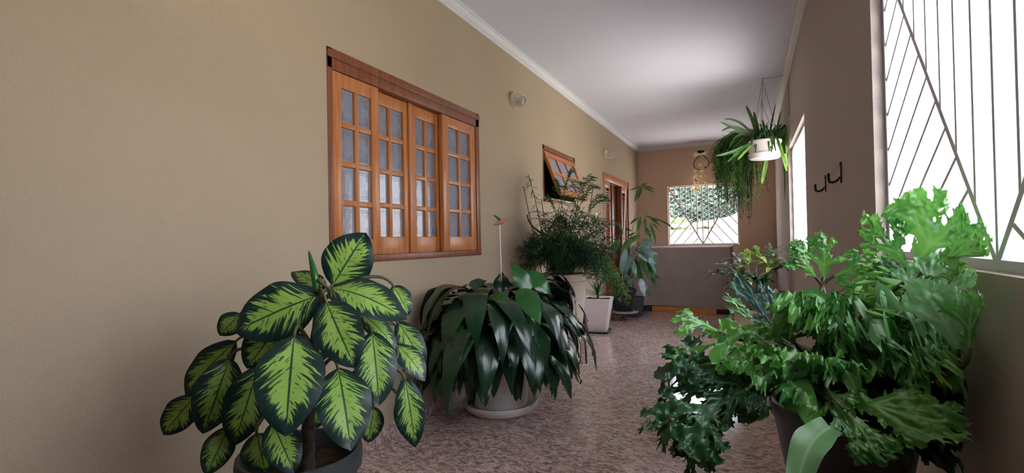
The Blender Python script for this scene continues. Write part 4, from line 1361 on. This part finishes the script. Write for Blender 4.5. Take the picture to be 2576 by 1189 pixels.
bm = new(); a_ = at(1574, 474, KD + .02); tube(bm, [a_, Vector((kc.x - .03, kc.y + .02, .37))], .0085, 8)
tag(obj('plant_stake', bm, M['white_stick']), 'thin white stake standing in the black pot on the low stand', 'garden stake')
cc = kc + Vector((.05, .42, 0))
if cc.x < XL + .2: cc.x = XL + .2
t = thing('bamboo_palm', 'tall thin canes with narrow dark leaves rising behind the black pot', 'plant', cc)
bm = new(); pot(bm, cc, .14, .11, .28, depth=.05); obj('pot', bm, M['char_pot'], t, smooth=45)
soil_disc(cc, .128, .24, t, 6)
C0 = cc + Vector((0, 0, .24)); CDp = C0.dot(FW) - CAM.dot(FW)
bm = new(); L = Leaves()
def cane(P, r):
    pts = bez([C0 + Vector((rng.uniform(-.05, .05), rng.uniform(-.05, .05), 0))] + [at(*q) for q in P], 20)
    tube(bm, pts, lambda s_: r * (1 - .55 * s_), 6); return pts
def cleaf(u, v, u2, v2, w_, d=0):
    B = at(u, v, CDp + d); T = at(u2, v2, CDp + d - .06); ax = (T - B).normalized(); camd = (CAM - B).normalized()
    nr = camd * .75 + UPV * .5; nr = (nr - ax * nr.dot(ax)).normalized()
    L.blade(mid3(B, T, .12, 9, nr), nr, prof_lance(w_ * .68 / 2 / F * CDp, .4), 4, fold=.2)
cane([(1566, 640, CDp), (1590, 560, CDp), (1618, 484, CDp), (1612, 470, CDp)], .007)
cane([(1590, 660, CDp), (1612, 560, CDp - .1), (1636, 510, CDp - .1), (1640, 470, CDp - .1)], .005)
cane([(1590, 640, CDp - .1), (1600, 590, CDp - .1), (1610, 565, CDp - .15), (1625, 545, CDp - .15)], .006)
cane([(1600, 660, CDp), (1618, 620, CDp), (1640, 590, CDp - .1), (1650, 580, CDp - .1)], .005)
for a in ((1612, 470, 1583, 480, 9), (1612, 468, 1596, 508, 13), (1614, 468, 1606, 502, 12), (1612, 466, 1650, 478, 8), (1614, 470, 1648, 486, 9), (1612, 466, 1630, 462, 7),
          (1606, 548, 1582, 566, 10), (1612, 545, 1604, 584, 12), (1622, 545, 1624, 590, 11), (1622, 542, 1655, 556, 9), (1630, 545, 1665, 572, 9), (1625, 545, 1690, 568, 8), (1650, 548, 1700, 580, 7),
          (1635, 560, 1650, 618, 13), (1625, 570, 1638, 612, 13), (1640, 560, 1662, 586, 9), (1600, 585, 1572, 600, 9), (1570, 575, 1590, 582, 10), (1566, 590, 1556, 556, 8)):
    cleaf(*a)
obj('cane', bm, M['cane'], t, smooth=60)
L.build('foliage', M['strap'], t)

# ------------------------------------------------------------------ wide concrete bowl on a pedestal, right side
bc = at(1900, 745, 5.6); bc = Vector((.05, bc.y, 0)); BZ = .49
t = thing('bowl_pedestal', 'low beige round pedestal under the concrete bowl planter', 'pedestal', bc)
bm = new(); lathe(bm, bc, [(0, 0), (.24, 0), (.245, .01), (.235, .03), (.225, .26), (.245, .28), (.248, .295), (0, .295)], 44); obj('column', bm, M['beige_pot'], t, smooth=40)
bm = new(); lathe(bm, bc, [(.2445, .255), (.255, .262), (.262, .28), (.255, .298), (.2445, .3)], 44); obj('rim', bm, M['beige_pot'], t, smooth=60)
t = thing('bowl_planter', 'wide concrete bowl of mixed variegated plants on the beige pedestal', 'plant', bc + Vector((0, 0, .296)))
bm = new(); lathe(bm, bc, [(0, .296), (.15, .296), (.2, .31), (.25, .36), (.285, .43), (.30, BZ - .01), (.298, BZ), (.285, BZ), (.27, .44), (0, .43)], 48)
obj('bowl', bm, M['concrete'], t, smooth=50)
soil_disc(bc, .272, .45, t, 9)
rng = random.Random(31)
L = Leaves(); bm = new()
BD = bc.dot(FW) - CAM.dot(FW)
def kr(p):
    if p.x > XR - .09: p = Vector((XR - .09 + .075 * (1 - math.exp(-(p.x - XR + .09) / .075)), p.y, p.z))
    return p
def rosette(u, v, d, n, ln, w_, mi, up=.5, spread=1.0):
    H_ = kr(at(u, v, BD + d))
    S = Vector((bc.x + max(-.2, min(.2, (H_.x - bc.x) * .6)), bc.y + max(-.2, min(.2, (H_.y - bc.y) * .6)), .45))
    tube(bm, bez([S, S.lerp(H_, .6) + Vector((0, 0, .05)), H_], 8), .008, 6)
    for k in range(n):
        a = k * 2.4 + u; el = rng.uniform(-.15, 1.2) * up * 1.6; l = ln * rng.uniform(.75, 1.15)
        o_ = Vector((math.cos(a), math.sin(a), 0)) * spread
        p0 = H_ + Vector((0, 0, -.06 + .06 * k / n)); p1 = p0 + o_ * l * .5 * math.cos(el) + UPV * (l * .5 * math.sin(el) + .05); p2 = p0 + o_ * l * math.cos(el) + UPV * l * (math.sin(el) - .22)
        L.blade([kr(q) for q in bez([p0, p1, p2], 9)], UPV + o_ * .1, prof_lance(w_, .42), 4, fold=.22, wave=.003, mi=mi)
for a in ((1868, 690, -.1, 14, .20, .028, 0), (1902, 640, 0, 7, .16, .040, 1, .9), (1880, 660, -.05, 6, .2, .038, 1, .9), (1945, 668, 0, 9, .22, .040, 1, .4), (1940, 640, .05, 16, .24, .020, 2, .6),
          (1835, 668, .05, 12, .24, .018, 2, .3), (1815, 680, .05, 10, .22, .014, 3, .15), (1960, 665, .05, 12, .24, .016, 3, .15), (1858, 650, .0, 9, .18, .022, 2, .7), (1905, 700, -.15, 12, .18, .03, 3, .3), (1925, 700, -.15, 10, .18, .03, 0, .3), (1850, 715, -.15, 8, .16, .03, 0, .2)):
    rosette(*a)
obj('stem', bm, M['cane'], t, smooth=60)
L.build('foliage', [M['strap'], M['vari_leaf'], M['stripe_leaf'], M['dark_leaf']], t)
# ivy-like leaf over the edge is part of the same planting; two pale stones lie on the soil
for i, (dx, dy, lab) in enumerate(((-.2, -.1, 'pale yellow stone on the soil at the left edge of the concrete bowl'), (.19, -.12, 'pale yellow stone on the soil at the right edge of the concrete bowl'))):
    bm = new(); ball(bm, (bc.x + dx, bc.y + dy, .495), .028, .022, .04, 12)
    for v in bm.verts: v.co += Vector((0, 0, 1)) * .006 * noise.noise(v.co * 40)
    tag(obj('stone', bm, M['shell'], smooth=180), lab, 'stone', 'stones in the concrete bowl')

# ------------------------------------------------------------------ hanging planters
def hanging(u, v_rim, D, r, label, mtl, seed, hookp, with_saucer):
    c = at(u, v_rim, D)
    t = thing('hanging_planter', label, 'plant', (c.x, c.y, ZC), 'hanging planters')
    bm = new(); h = .175
    base = Vector((c.x, c.y, c.z - h))
    lathe(bm, base, [(0, 0), (r * .8, 0), (r * .82, .006), (r * .97, h - .03), (r * 1.0, h - .028), (r * 1.02, h - .004), (r, h), (r * .94, h - .003), (r * .92, h - .04), (0, h - .04)], 44)
    obj('pot', bm, mtl, t, smooth=45)
    if with_saucer:
        bm = new(); lathe(bm, base, [(0, -.014), (r * .84, -.014), (r * .9, -.006), (r * .96, .04), (r * .93, .042), (r * .84, .004), (r * .78, -.001), (0, -.001)], 44)
        obj('saucer', bm, mtl, t, smooth=45)
    soil_disc((c.x, c.y), r * .91, c.z - .045, t, seed)
    bm = new()
    hk = Vector(hookp)
    for k in range(3):
        a = 2 * math.pi * k / 3 + .4
        tube(bm, [Vector((c.x + r * .98 * math.cos(a), c.y + r * .98 * math.sin(a), c.z - .015)), hk + Vector((0, 0, -.03))], .0022, 5)
    tube(bm, [hk + Vector((0, 0, -.035)), hk], .003, 6)
    obj('hanger_wire', bm, M['wire'], t)
    return t, c
rng = random.Random(17)
hp = at(1915, 240, 5.45); 
c1 = at(1922, 355, 5.3)
t, c = hanging(1922, 355, 5.3, .165, 'white hanging planter with strap-like leaves near the right wall', M['white_pot'], 1, (c1.x, c1.y, ZC), True)
bm = new(); tube(bm, bez([(c1.x, c1.y, ZC - .012), (c1.x + .15, c1.y - .02, ZC - .03), (XR - .02, c1.y - .04, ZC - .012)], 10), .002, 5); 
tube(bm, bez([(XR - .004, c1.y - .05, ZC - .07), (XR - .006, c1.y - .1, ZC - .3), (XR - .004, c1.y - .12, ZC - .46)], 8), .0022, 5)
obj('loose_wire', bm, M['wire'], t)
L = Leaves()
HD = 5.3
def strap(pix, w_, mi, nrmv=None):
    pts3 = [kr(at(q[0], q[1], HD + (q[2] if len(q) > 2 else 0))) for q in pix]
    pts = bez(pts3, 14)
    n_ = nrmv or (CAM - pts[0]).normalized()
    L.blade(pts, n_, lambda q: w_ * (.35 + .65 * math.sin(math.pi * min(1, .12 + q * .9)) ** .6) * (1 if q < .97 else .4), 4, fold=.15, wave=.0025, wfreq=7)
    for k in range(14 * 4): L.mi[-1 - k] = mi
for a in (([(1905, 345), (1895, 300), (1885, 285), (1877, 265)], .017, 0), ([(1910, 345), (1905, 315), (1900, 300), (1896, 280)], .016, 0), ([(1935, 345), (1940, 310), (1945, 290), (1951, 262)], .008, 0), ([(1930, 345), (1925, 330), (1920, 310), (1918, 300)], .012, 0),
          ([(1945, 345), (1960, 330), (1975, 318), (1996, 311)], .014, 0), ([(1950, 350), (1955, 320), (1960, 300), (1965, 280)], .009, 0),
          ([(1952, 342, -.12), (1965, 370, -.2), (1978, 410, -.22), (1987, 430, -.22)], .016, 1), ([(1953, 350, -.1), (1962, 370, -.2), (1970, 390, -.2), (1975, 402, -.2)], .012, 1),
          ([(1996, 315, .0), (2005, 330, 0), (2003, 360, 0), (2018, 385, 0)], .015, 1), ([(1988, 385, 0), (1994, 395, 0), (2000, 412, 0), (2008, 419, 0)], .015, 1),
          ([(1890, 362, -.1), (1875, 365, -.18), (1850, 385, -.2), (1800, 392, -.2)], .017, 0), ([(1890, 366, -.12), (1875, 380, -.2), (1862, 395, -.2), (1856, 402, -.2)], .012, 1), ([(1885, 360, -.1), (1865, 375, -.18), (1845, 395, -.2), (1830, 408, -.2)], .016, 0),
          ([(1928, 390, .2), (1930, 410, .2), (1920, 440, .2), (1917, 462, .2)], .021, 1), ([(1900, 345), (1880, 330), (1850, 325), (1812, 306)], .018, 0),
          ([(1900, 345), (1870, 310), (1850, 296), (1820, 299)], .013, 0), ([(1895, 348), (1860, 310), (1835, 315), (1815, 330)], .014, 0), ([(1895, 348), (1860, 320), (1835, 330), (1822, 352)], .014, 0), ([(1900, 348), (1860, 325), (1845, 345), (1835, 372)], .012, 0)):
    strap(*a)
for k in range(130):
    a = rng.uniform(0, 6.28); r0 = rng.uniform(.02, .14); o_ = Vector((math.cos(a), math.sin(a), 0))
    s0 = c + o_ * r0 + Vector((0, 0, -.03)); l = rng.uniform(.12, .30) * (.45 if o_.dot(FW) < -.25 else 1)
    p1 = s0 + o_ * l * .4 + UPV * rng.uniform(.1, .24); p2 = s0 + o_ * l * 1.0 + UPV * rng.uniform(-.12, .2)
    L.blade([kr(q) for q in bez([s0, p1, p2], 8)], UPV + o_ * .2 + Vector((0, -.4, 0)), lambda q: .013 * (.4 + .6 * math.sin(3.14 * min(1, .1 + .9 * q))), 2, fold=.2)
L.build('foliage', [M['strap'], M['strap_light']], t)

c2 = at(1918, 352, 6.15)
t, c = hanging(1918, 352, 6.15, .17, 'black hanging planter with a long trailing fern behind the white hanging planter', M['black_pot'], 2, (c2.x, c2.y, ZC), False)
L = Leaves(); bm = new()
for k in range(300):
    a = rng.gauss(3.59, .55) if k % 8 else rng.uniform(0, 6.28)
    o_ = Vector((math.cos(a), math.sin(a), 0)); s0 = c + o_ * .12 + Vector((0, 0, -.03))
    reach = rng.uniform(.06, .48) if k % 8 else rng.uniform(.06, .14)
    drop = rng.uniform(.15, .95) * (1.1 - reach * .6) if k % 8 else rng.uniform(.05, .2)
    u_sh = rng.uniform(-.05, .05)
    p1 = s0 + o_ * reach * .6 + UPV * rng.uniform(.08, .22); p2 = s0 + o_ * reach * 1.1 + UPV * .05; p3 = s0 + o_ * reach + Vector((u_sh, u_sh, -drop))
    pts = [kr(q) for q in bez([s0, p1, p2, p3], 16)]
    tube(bm, pts, .002, 4)
    if k % 3 == 0:
        L.blade(pts, o_ + UPV * .2, lambda q: .016 * math.sin(3.14 * min(1, .08 + .92 * q)) + .002, 2, fold=.2, wave=.004, wfreq=8, mi=k % 2)
    else:
        plume(L, pts[3:], .08, rng, k % 2, .5, None, 34, .036, .0045)
obj('stem', bm, M['stem'], t)
L.build('foliage', [M['trail'], M['feather']], t, None)

# ------------------------------------------------------------------ crested fern in the right foreground
fc = Vector((.19, 1.40, 0))
t = thing('pot_stand', 'dark iron pot stand holding up the crested fern in the right foreground', 'plant stand', fc)
bm = new(); tube(bm, [fc + Vector((.13 * math.cos(a), .13 * math.sin(a), .30)) for a in [2 * math.pi * k / 30 for k in range(31)]], .008, 8, False); obj('ring', bm, M['metal_dark'], t, smooth=60)
bm = new(); 
for a in (0, math.pi / 2): tube(bm, [fc + Vector((.13 * math.cos(a), .13 * math.sin(a), .30)), fc - Vector((.13 * math.cos(a), .13 * math.sin(a), -.30))], .007, 6)
obj('cross_bar', bm, M['metal_dark'], t, smooth=60)
for k in range(4):
    a = .5 + k * math.pi / 2
    bm = new(); tube(bm, [fc + Vector((.13 * math.cos(a), .13 * math.sin(a), .30)), fc + Vector((.165 * math.cos(a), .165 * math.sin(a), 0))], .009, 8); obj('leg', bm, M['metal_dark'], t, smooth=60)
t = thing('crested_fern', 'large crested fern with ruffled forked fronds in the right foreground below the barred opening', 'plant', fc + Vector((0, 0, .309)))
PZ = .70
bm = new(); pot(bm, fc + Vector((0, 0, .309)), .155, .085, PZ - .309, depth=.06); obj('pot', bm, M['black_pot'], t, smooth=45)
soil_disc(fc, .142, PZ - .035, t, 12)
bm = new(); ball(bm, fc + Vector((0, 0, PZ)), .125, .125, .09, 20)
for v in bm.verts: v.co += (v.co - fc - Vector((0, 0, PZ))).normalized() * .03 * noise.noise(v.co * 18)
obj('root_ball', bm, M['soil'], t, smooth=180)

L = Leaves(); stm = new()
rng = random.Random(42)
ROOT = fc + Vector((0, 0, PZ + .02))

import numpy as np
def skeleton(rg, levels, w0, spread, lobes):
    """branching 2-D skeleton of a crested frond: tapered segments (ax, ay, bx, by, ra, rb, main)"""
    seg = []
    def curve(p, ang, ln, r0, r1, bend, main, n=3):
        x, y = p; a = ang; out = [(x, y, a, r0)]
        for k in range(n):
            a += bend / n
            x2 = x + ln / n * math.cos(a); y2 = y + ln / n * math.sin(a)
            ra = r0 + (r1 - r0) * k / n; rb_ = r0 + (r1 - r0) * (k + 1) / n
            seg.append((x, y, x2, y2, ra, rb_, main)); x, y = x2, y2; out.append((x, y, a, rb_))
        return out
    def lobe(q, sd, ln, twin=True):
        c = curve(q[:2], q[2] + sd * rg.uniform(.55, 1.0), ln, q[3] * .7, .005, -sd * rg.uniform(.0, .9), False)
        if twin and ln > .13:
            for s_ in (-1, 1):
                if rg.random() < .75:
                    b = c[1 if s_ < 0 else 2]
                    curve(b[:2], b[2] + s_ * rg.uniform(.6, 1.0), ln * rg.uniform(.3, .5), b[3] * .8, .006, -s_ * rg.uniform(0, .8), False, 2)
    def grow(p, ang, ln, r, lv, first=False):
        n = 4
        pts = curve(p, ang, ln, r * (.5 if first else 1.0), r * (1.25 if lv else .95), rg.uniform(-.3, .3), True, n)
        nl = lobes if first else 4
        for j in range(nl):
            q = pts[min(n, 1 + int(j * (n - 1) / max(1, nl - 1)))] if not first else pts[min(n, 2 + j % 3)]
            lobe(q, 1 if (j + lv) % 2 else -1, ln * rg.uniform(.42, .72) + r * .6)
        e = pts[-1]
        if lv == 0:
            for s_ in (-.9, -.25, .35, 1.0):
                c = curve(e[:2], e[2] + s_ * rg.uniform(.5, .85), ln * rg.uniform(.45, .8), e[3] * .72, .006, s_ * rg.uniform(-.8, .4), False)
                for t_ in (-1, 1):
                    b = c[rg.choice((1, 2))]
                    curve(b[:2], b[2] + t_ * rg.uniform(.5, .9), ln * rg.uniform(.18, .32), b[3] * .75, .006, 0, False, 2)
        else:
            kids = (4 if levels >= 3 else 3) if first else rg.choice((2, 3))
            for j in range(kids):
                s_ = (j - (kids - 1) / 2) / max(1, (kids - 1) / 2)
                grow(e[:2], e[2] + s_ * spread * rg.uniform(.8, 1.1) * (1.25 if kids == 4 else 1), ln * rg.uniform(.66, .88) * (1 - .10 * abs(s_)), r * (.78 if kids < 4 else .74), lv - 1)
    grow((0, 0), 0, .36, w0, min(levels, 2), True)
    return seg

def blade2d(seg, cell):
    """one connected lobed outline round the skeleton: marching squares on a smooth union of tapered capsules"""
    S_ = np.array([q[:6] for q in seg]); pad = .12
    x0, x1 = S_[:, [0, 2]].min() - pad, S_[:, [0, 2]].max() + pad
    y0, y1 = S_[:, [1, 3]].min() - pad, S_[:, [1, 3]].max() + pad
    nx_, ny_ = int((x1 - x0) / cell) + 2, int((y1 - y0) / cell) + 2
    X = x0 + np.arange(nx_) * cell; Y = y0 + np.arange(ny_) * cell
    acc = np.zeros((nx_, ny_)); mid_ = np.full((nx_, ny_), 9.0); kk = .006
    for (ax, ay, bx, by, ra, rb_, main) in seg:
        m_ = max(ra, rb_) + .09
        i0, i1 = max(0, int((min(ax, bx) - m_ - x0) / cell)), min(nx_, int((max(ax, bx) + m_ - x0) / cell) + 2)
        j0, j1 = max(0, int((min(ay, by) - m_ - y0) / cell)), min(ny_, int((max(ay, by) + m_ - y0) / cell) + 2)
        gx, gy = X[i0:i1, None], Y[None, j0:j1]
        dx, dy = bx - ax, by - ay
        t_ = np.clip(((gx - ax) * dx + (gy - ay) * dy) / (dx * dx + dy * dy + 1e-12), 0, 1)
        d0 = np.hypot(gx - ax - t_ * dx, gy - ay - t_ * dy)
        acc[i0:i1, j0:j1] += np.exp(-np.clip((d0 - (ra + (rb_ - ra) * t_)) / kk, -30, 30))
        if main: mid_[i0:i1, j0:j1] = np.minimum(mid_[i0:i1, j0:j1], d0)
    D = -kk * np.log(acc + 1e-14)
    ins = D < 0
    V = []; U = []; F_ = []; key = {}
    def corner(i, j):
        k = (i, j)
        if k not in key:
            key[k] = len(V); V.append((X[i], Y[j], D[i, j])); U.append(mid_[i, j])
        return key[k]
    def cross(i, j, i2, j2):
        k = (i, j, i2, j2) if (i, j) < (i2, j2) else (i2, j2, i, j)
        if k not in key:
            a, b = D[k[0], k[1]], D[k[2], k[3]]; t_ = min(.97, max(.03, a / (a - b)))
            key[k] = len(V)
            V.append((X[k[0]] + (X[k[2]] - X[k[0]]) * t_, Y[k[1]] + (Y[k[3]] - Y[k[1]]) * t_, 0.0)); U.append(min(mid_[k[0], k[1]], .5))
        return key[k]
    anyc = ins[:-1, :-1] | ins[1:, :-1] | ins[1:, 1:] | ins[:-1, 1:]
    for i, j in np.argwhere(anyc):
        i = int(i); j = int(j)
        cs = ((i, j), (i + 1, j), (i + 1, j + 1), (i, j + 1)); poly = []
        for a in range(4):
            c, d_ = cs[a], cs[(a + 1) % 4]
            if ins[c]: poly.append(corner(*c))
            if ins[c] != ins[d_]: poly.append(cross(*c, *d_))
        if len(poly) >= 3: F_.append(poly)
    return V, U, F_

def frond(B, T, nr, wid=1.0, levels=2, ruff=.07, curl=.12, droop=.0, mi=0, spread=.75, w0=.075, lobes=4, clampf=None, stalk=True, stalk_lift=.06):
    ax = T - B; ln = ax.length; ax.normalize(); nr = (nr - ax * nr.dot(ax)).normalized(); sd = nr.cross(ax)
    V, U, F_ = blade2d(skeleton(rng, levels, w0 * (.40 if mi == 1 else .55), spread + (.2 if levels >= 3 else .08), lobes), .0115)
    mxx = max(v[0] for v in V); s_ = ln / max(.5, mxx * .95)
    off = rng.uniform(0, 50); i0 = len(L.v)
    for (x, y, d) in V:
        rr = math.hypot(x, y); e = smoothstep(.2, .85, rr); edge = smoothstep(-.055, .0, d)
        h = ruff * e * ((.5 + .7 * edge) * 1.5 * noise.noise(Vector((x * 6 + off, y * 6, 0))) + (.15 + edge) * 1.1 * noise.noise(Vector((x * 15 + off, y * 15, 3)))) - curl * rr * rr - .35 * max(-.06, d) 
        q = B + ax * (x * s_) + sd * (y * s_ * wid) + nr * (h * s_)
        q.z -= droop * s_ * rr * rr
        L.v.append(clampf(q) if clampf else q)
    for f in F_:
        L.f.append(tuple(i0 + k for k in f)); L.mi.append(mi)
        L.uv += [(.5 + min(.5, U[k] * 3.2), .5) for k in f]
    if stalk:
        S = ROOT + Vector((rng.uniform(-.08, .08), rng.uniform(-.08, .08), 0))
        pts = bez([S, S.lerp(B, .4) + Vector((0, 0, stalk_lift)), B - ax * .12 * min(1, (B - S).length * 2), B + ax * .02], 12)
        tube(stm, [clampf(q) if clampf else q for q in pts], lambda q: .0065 - .002 * q, 6)

def kf(p):
    """stay inside the right wall unless above the sill of the opening"""
    lim = XR - .02 if p.z < R1[2] + .03 else XR + .028
    if p.x > lim - .05: p = Vector((lim - .05 + .045 * (1 - math.exp(-(p.x - lim + .05) / .045)), p.y, p.z))
    return p
def fr(b, tp, db, dt, face=.8, upw=.4, **kw_):
    B = at(*b, db); T = at(*tp, dt); camd = (CAM - B).normalized()
    frond(B, T, camd * face + UPV * upw + RT * rng.uniform(-.12, .12), clampf=kf, **kw_)
# crown against the opening
fr((2302, 690), (2345, 478), 1.12, 1.08, .9, .2, wid=1.15, levels=3, w0=.10, spread=.62, ruff=.06, curl=.05, mi=0)
fr((2310, 690), (2505, 585), 1.05, .93, .8, .3, wid=.8, levels=3, w0=.10, spread=.55, ruff=.06, curl=.08, mi=0)
fr((2290, 690), (2222, 525), 1.14, 1.15, .8, .3, wid=.8, levels=2, w0=.09, spread=.7, ruff=.09, curl=.12, mi=0)
fr((2320, 700), (2495, 670), 1.0, .88, .7, .5, wid=.6, levels=2, w0=.08, spread=.6, ruff=.09, curl=.14, mi=0)
fr((2272, 820), (2330, 640), 1.02, 1.0, .9, .2, wid=.8, levels=2, w0=.12, spread=.6, ruff=.04, curl=.05, mi=2)
fr((2290, 770), (2450, 690), .98, .86, .8, .4, wid=.7, levels=1, w0=.10, spread=.6, ruff=.04, curl=.12, mi=2)
fr((2420, 900), (2350, 700), .9, .88, .9, .3, wid=.9, levels=1, w0=.10, spread=.7, ruff=.04, curl=.05, mi=2)
fr((2440, 900), (2440, 735), .86, .84, .9, .3, wid=.8, levels=1, w0=.09, spread=.6, ruff=.04, curl=.08, mi=0)
# dark upright strap behind
fr((2240, 800), (2250, 650), 1.2, 1.22, .9, .1, wid=.9, levels=1, w0=.16, spread=.4, ruff=.03, curl=.1, mi=1)
# top left fan
fr((2068, 712), (2100, 592), 1.45, 1.42, .9, .3, wid=1.1, levels=2, w0=.09, spread=.75, ruff=.07, curl=.06, mi=0)
fr((2085, 700), (2205, 640), 1.42, 1.3, .8, .4, wid=.8, levels=2, w0=.09, spread=.7, ruff=.10, curl=.16, mi=0)
fr((2060, 705), (1992, 640), 1.45, 1.4, .8, .4, wid=.8, levels=2, w0=.09, spread=.6, ruff=.07, curl=.14, mi=0)
fr((2100, 740), (2180, 690), 1.35, 1.2, .7, .5, wid=.8, levels=2, w0=.09, spread=.8, ruff=.12, curl=.2, mi=0)
# ruffled middle
for (b, tp, db, dt, lv) in (((2130, 860), (2165, 715), 1.2, 1.1, 2), ((2160, 860), (2255, 735), 1.18, 1.05, 2), ((2190, 880), (2310, 800), 1.12, .98, 2), ((2150, 880), (2200, 770), 1.12, 1.0, 2), ((2230, 890), (2310, 870), 1.05, .94, 2), ((2120, 870), (2060, 760), 1.2, 1.12, 2), ((2200, 900), (2260, 860), 1.05, .94, 2), ((2250, 900), (2350, 880), 1.0, .9, 2), ((2100, 850), (2010, 740), 1.25, 1.2, 2), ((2300, 920), (2380, 900), .98, .88, 2), ((2120, 900), (2160, 830), 1.1, 1.0, 2)):
    fr(b, tp, db, dt, .55, .6, wid=.9, levels=3, w0=.075, spread=.8, ruff=.17, curl=.14, mi=0)
# left cluster
for (b, tp, db, dt, m_) in (((2020, 900), (1830, 830), 1.2, 1.15, 0), ((2030, 900), (1900, 800), 1.22, 1.22, 0), ((2040, 920), (1850, 900), 1.15, 1.05, 0), ((2010, 880), (1960, 790), 1.2, 1.2, 0), ((2040, 930), (1940, 880), 1.1, 1.0, 0), ((2060, 940), (1990, 870), 1.1, 1.0, 0), ((1960, 900), (1800, 870), 1.18, 1.1, 0), ((2080, 950), (2060, 870), 1.05, .95, 0), ((2060, 960), (1930, 950), 1.05, .95, 0), ((2080, 960), (2110, 900), 1.05, .96, 0)):
    fr(b, tp, db, dt, .5, .7, wid=.85, levels=2, w0=.08, spread=.8, ruff=.09, curl=.14, mi=m_)
# outer left, in shade
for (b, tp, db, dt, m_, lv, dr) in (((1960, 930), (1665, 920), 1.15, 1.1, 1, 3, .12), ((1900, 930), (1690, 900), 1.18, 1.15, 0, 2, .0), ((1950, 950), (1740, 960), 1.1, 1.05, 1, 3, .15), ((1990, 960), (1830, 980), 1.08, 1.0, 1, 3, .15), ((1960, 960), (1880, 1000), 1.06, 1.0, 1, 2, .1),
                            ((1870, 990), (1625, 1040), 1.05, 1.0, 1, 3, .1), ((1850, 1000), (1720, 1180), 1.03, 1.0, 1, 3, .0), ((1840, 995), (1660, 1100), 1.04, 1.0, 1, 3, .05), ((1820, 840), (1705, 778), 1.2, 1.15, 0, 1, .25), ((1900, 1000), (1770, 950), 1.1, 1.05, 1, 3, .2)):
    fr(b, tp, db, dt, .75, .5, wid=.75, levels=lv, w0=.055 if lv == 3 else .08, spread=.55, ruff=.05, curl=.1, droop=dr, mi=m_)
# low front right
fr((2085, 1000), (2430, 1065), .98, .84, .75, .5, wid=.75, levels=3, w0=.13, spread=.55, ruff=.05, curl=.06, mi=0, lobes=6)
fr((2100, 1010), (2260, 1140), .95, .86, .8, .4, wid=.8, levels=2, w0=.13, spread=.6, ruff=.05, curl=.1, mi=0)
fr((2090, 1000), (2130, 1090), .98, .9, .8, .4, wid=.8, levels=1, w0=.14, spread=.6, ruff=.05, curl=.1, mi=2)
fr((2060, 980), (2160, 1010), 1.02, .92, .7, .5, wid=.9, levels=2, w0=.1, spread=.7, ruff=.08, curl=.12, mi=0)
# dark inner fill
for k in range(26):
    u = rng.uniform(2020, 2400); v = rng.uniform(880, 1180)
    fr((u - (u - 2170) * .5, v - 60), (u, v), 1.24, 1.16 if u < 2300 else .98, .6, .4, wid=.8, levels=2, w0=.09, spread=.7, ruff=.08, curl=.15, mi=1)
def strapf(pix, w_, mi):
    pts = [kf(q) for q in bez([at(*q) for q in pix], 20)]
    camd = (CAM - pts[10]).normalized()
    L.blade(pts, camd * .6 + UPV * .6, lambda q: w_ * (.5 + .5 * math.sin(3.14 * min(1, .15 + q * .8))), 6, fold=.25, wave=.004, wfreq=2, mi=mi)
strapf([(1952, 850, 1.15), (1985, 705, 1.1), (2095, 680, 1.05), (2130, 900, 1.05)], .013, 0)
strapf([(1930, 952, 1.02), (1990, 930, 1.0), (2010, 980, .96), (2052, 1078, .95)], .026, 0)
strapf([(2090, 1075, .9), (2050, 1090, .88), (2020, 1130, .86), (2005, 1230, .84)], .028, 2)
strapf([(2080, 930, 1.0), (2110, 900, 1.0), (2140, 930, .98), (2160, 1005, .97)], .018, 0)
# fronds tinted for skylight, rising in front of the bowl planter
fr((1950, 830), (1856, 700), 1.35, 1.32, .9, .2, wid=.42, levels=1, w0=.07, spread=.5, ruff=.05, curl=.08, mi=3, lobes=6)
fr((1960, 830), (1925, 712), 1.34, 1.32, .9, .2, wid=.5, levels=1, w0=.09, spread=.5, ruff=.05, curl=.08, mi=3, lobes=5)
fr((1940, 840), (1832, 742), 1.32, 1.3, .8, .3, wid=.4, levels=1, w0=.07, spread=.5, ruff=.04, curl=.08, mi=2, lobes=5)
fr((1965, 860), (1905, 790), 1.3, 1.28, .9, .2, wid=.7, levels=1, w0=.1, spread=.6, ruff=.05, curl=.08, mi=3)
for k in range(13):
    u = rng.uniform(1990, 2340); v = rng.uniform(735, 860) + max(0, (u - 2200) * .25)
    fr((u + (2150 - u) * .3, v + 70), (u, v), 1.16, 1.06 if u < 2220 else .96, .5, .7, wid=.95, levels=2, w0=.07, spread=.85, ruff=.18, curl=.14, mi=0 if k % 4 else 2)
obj('stalk', stm, M['stem'], t, smooth=180)
L.build('foliage', [M['fern'], M['fern_dark'], M['fern_pale'], M['blue_leaf']], t)
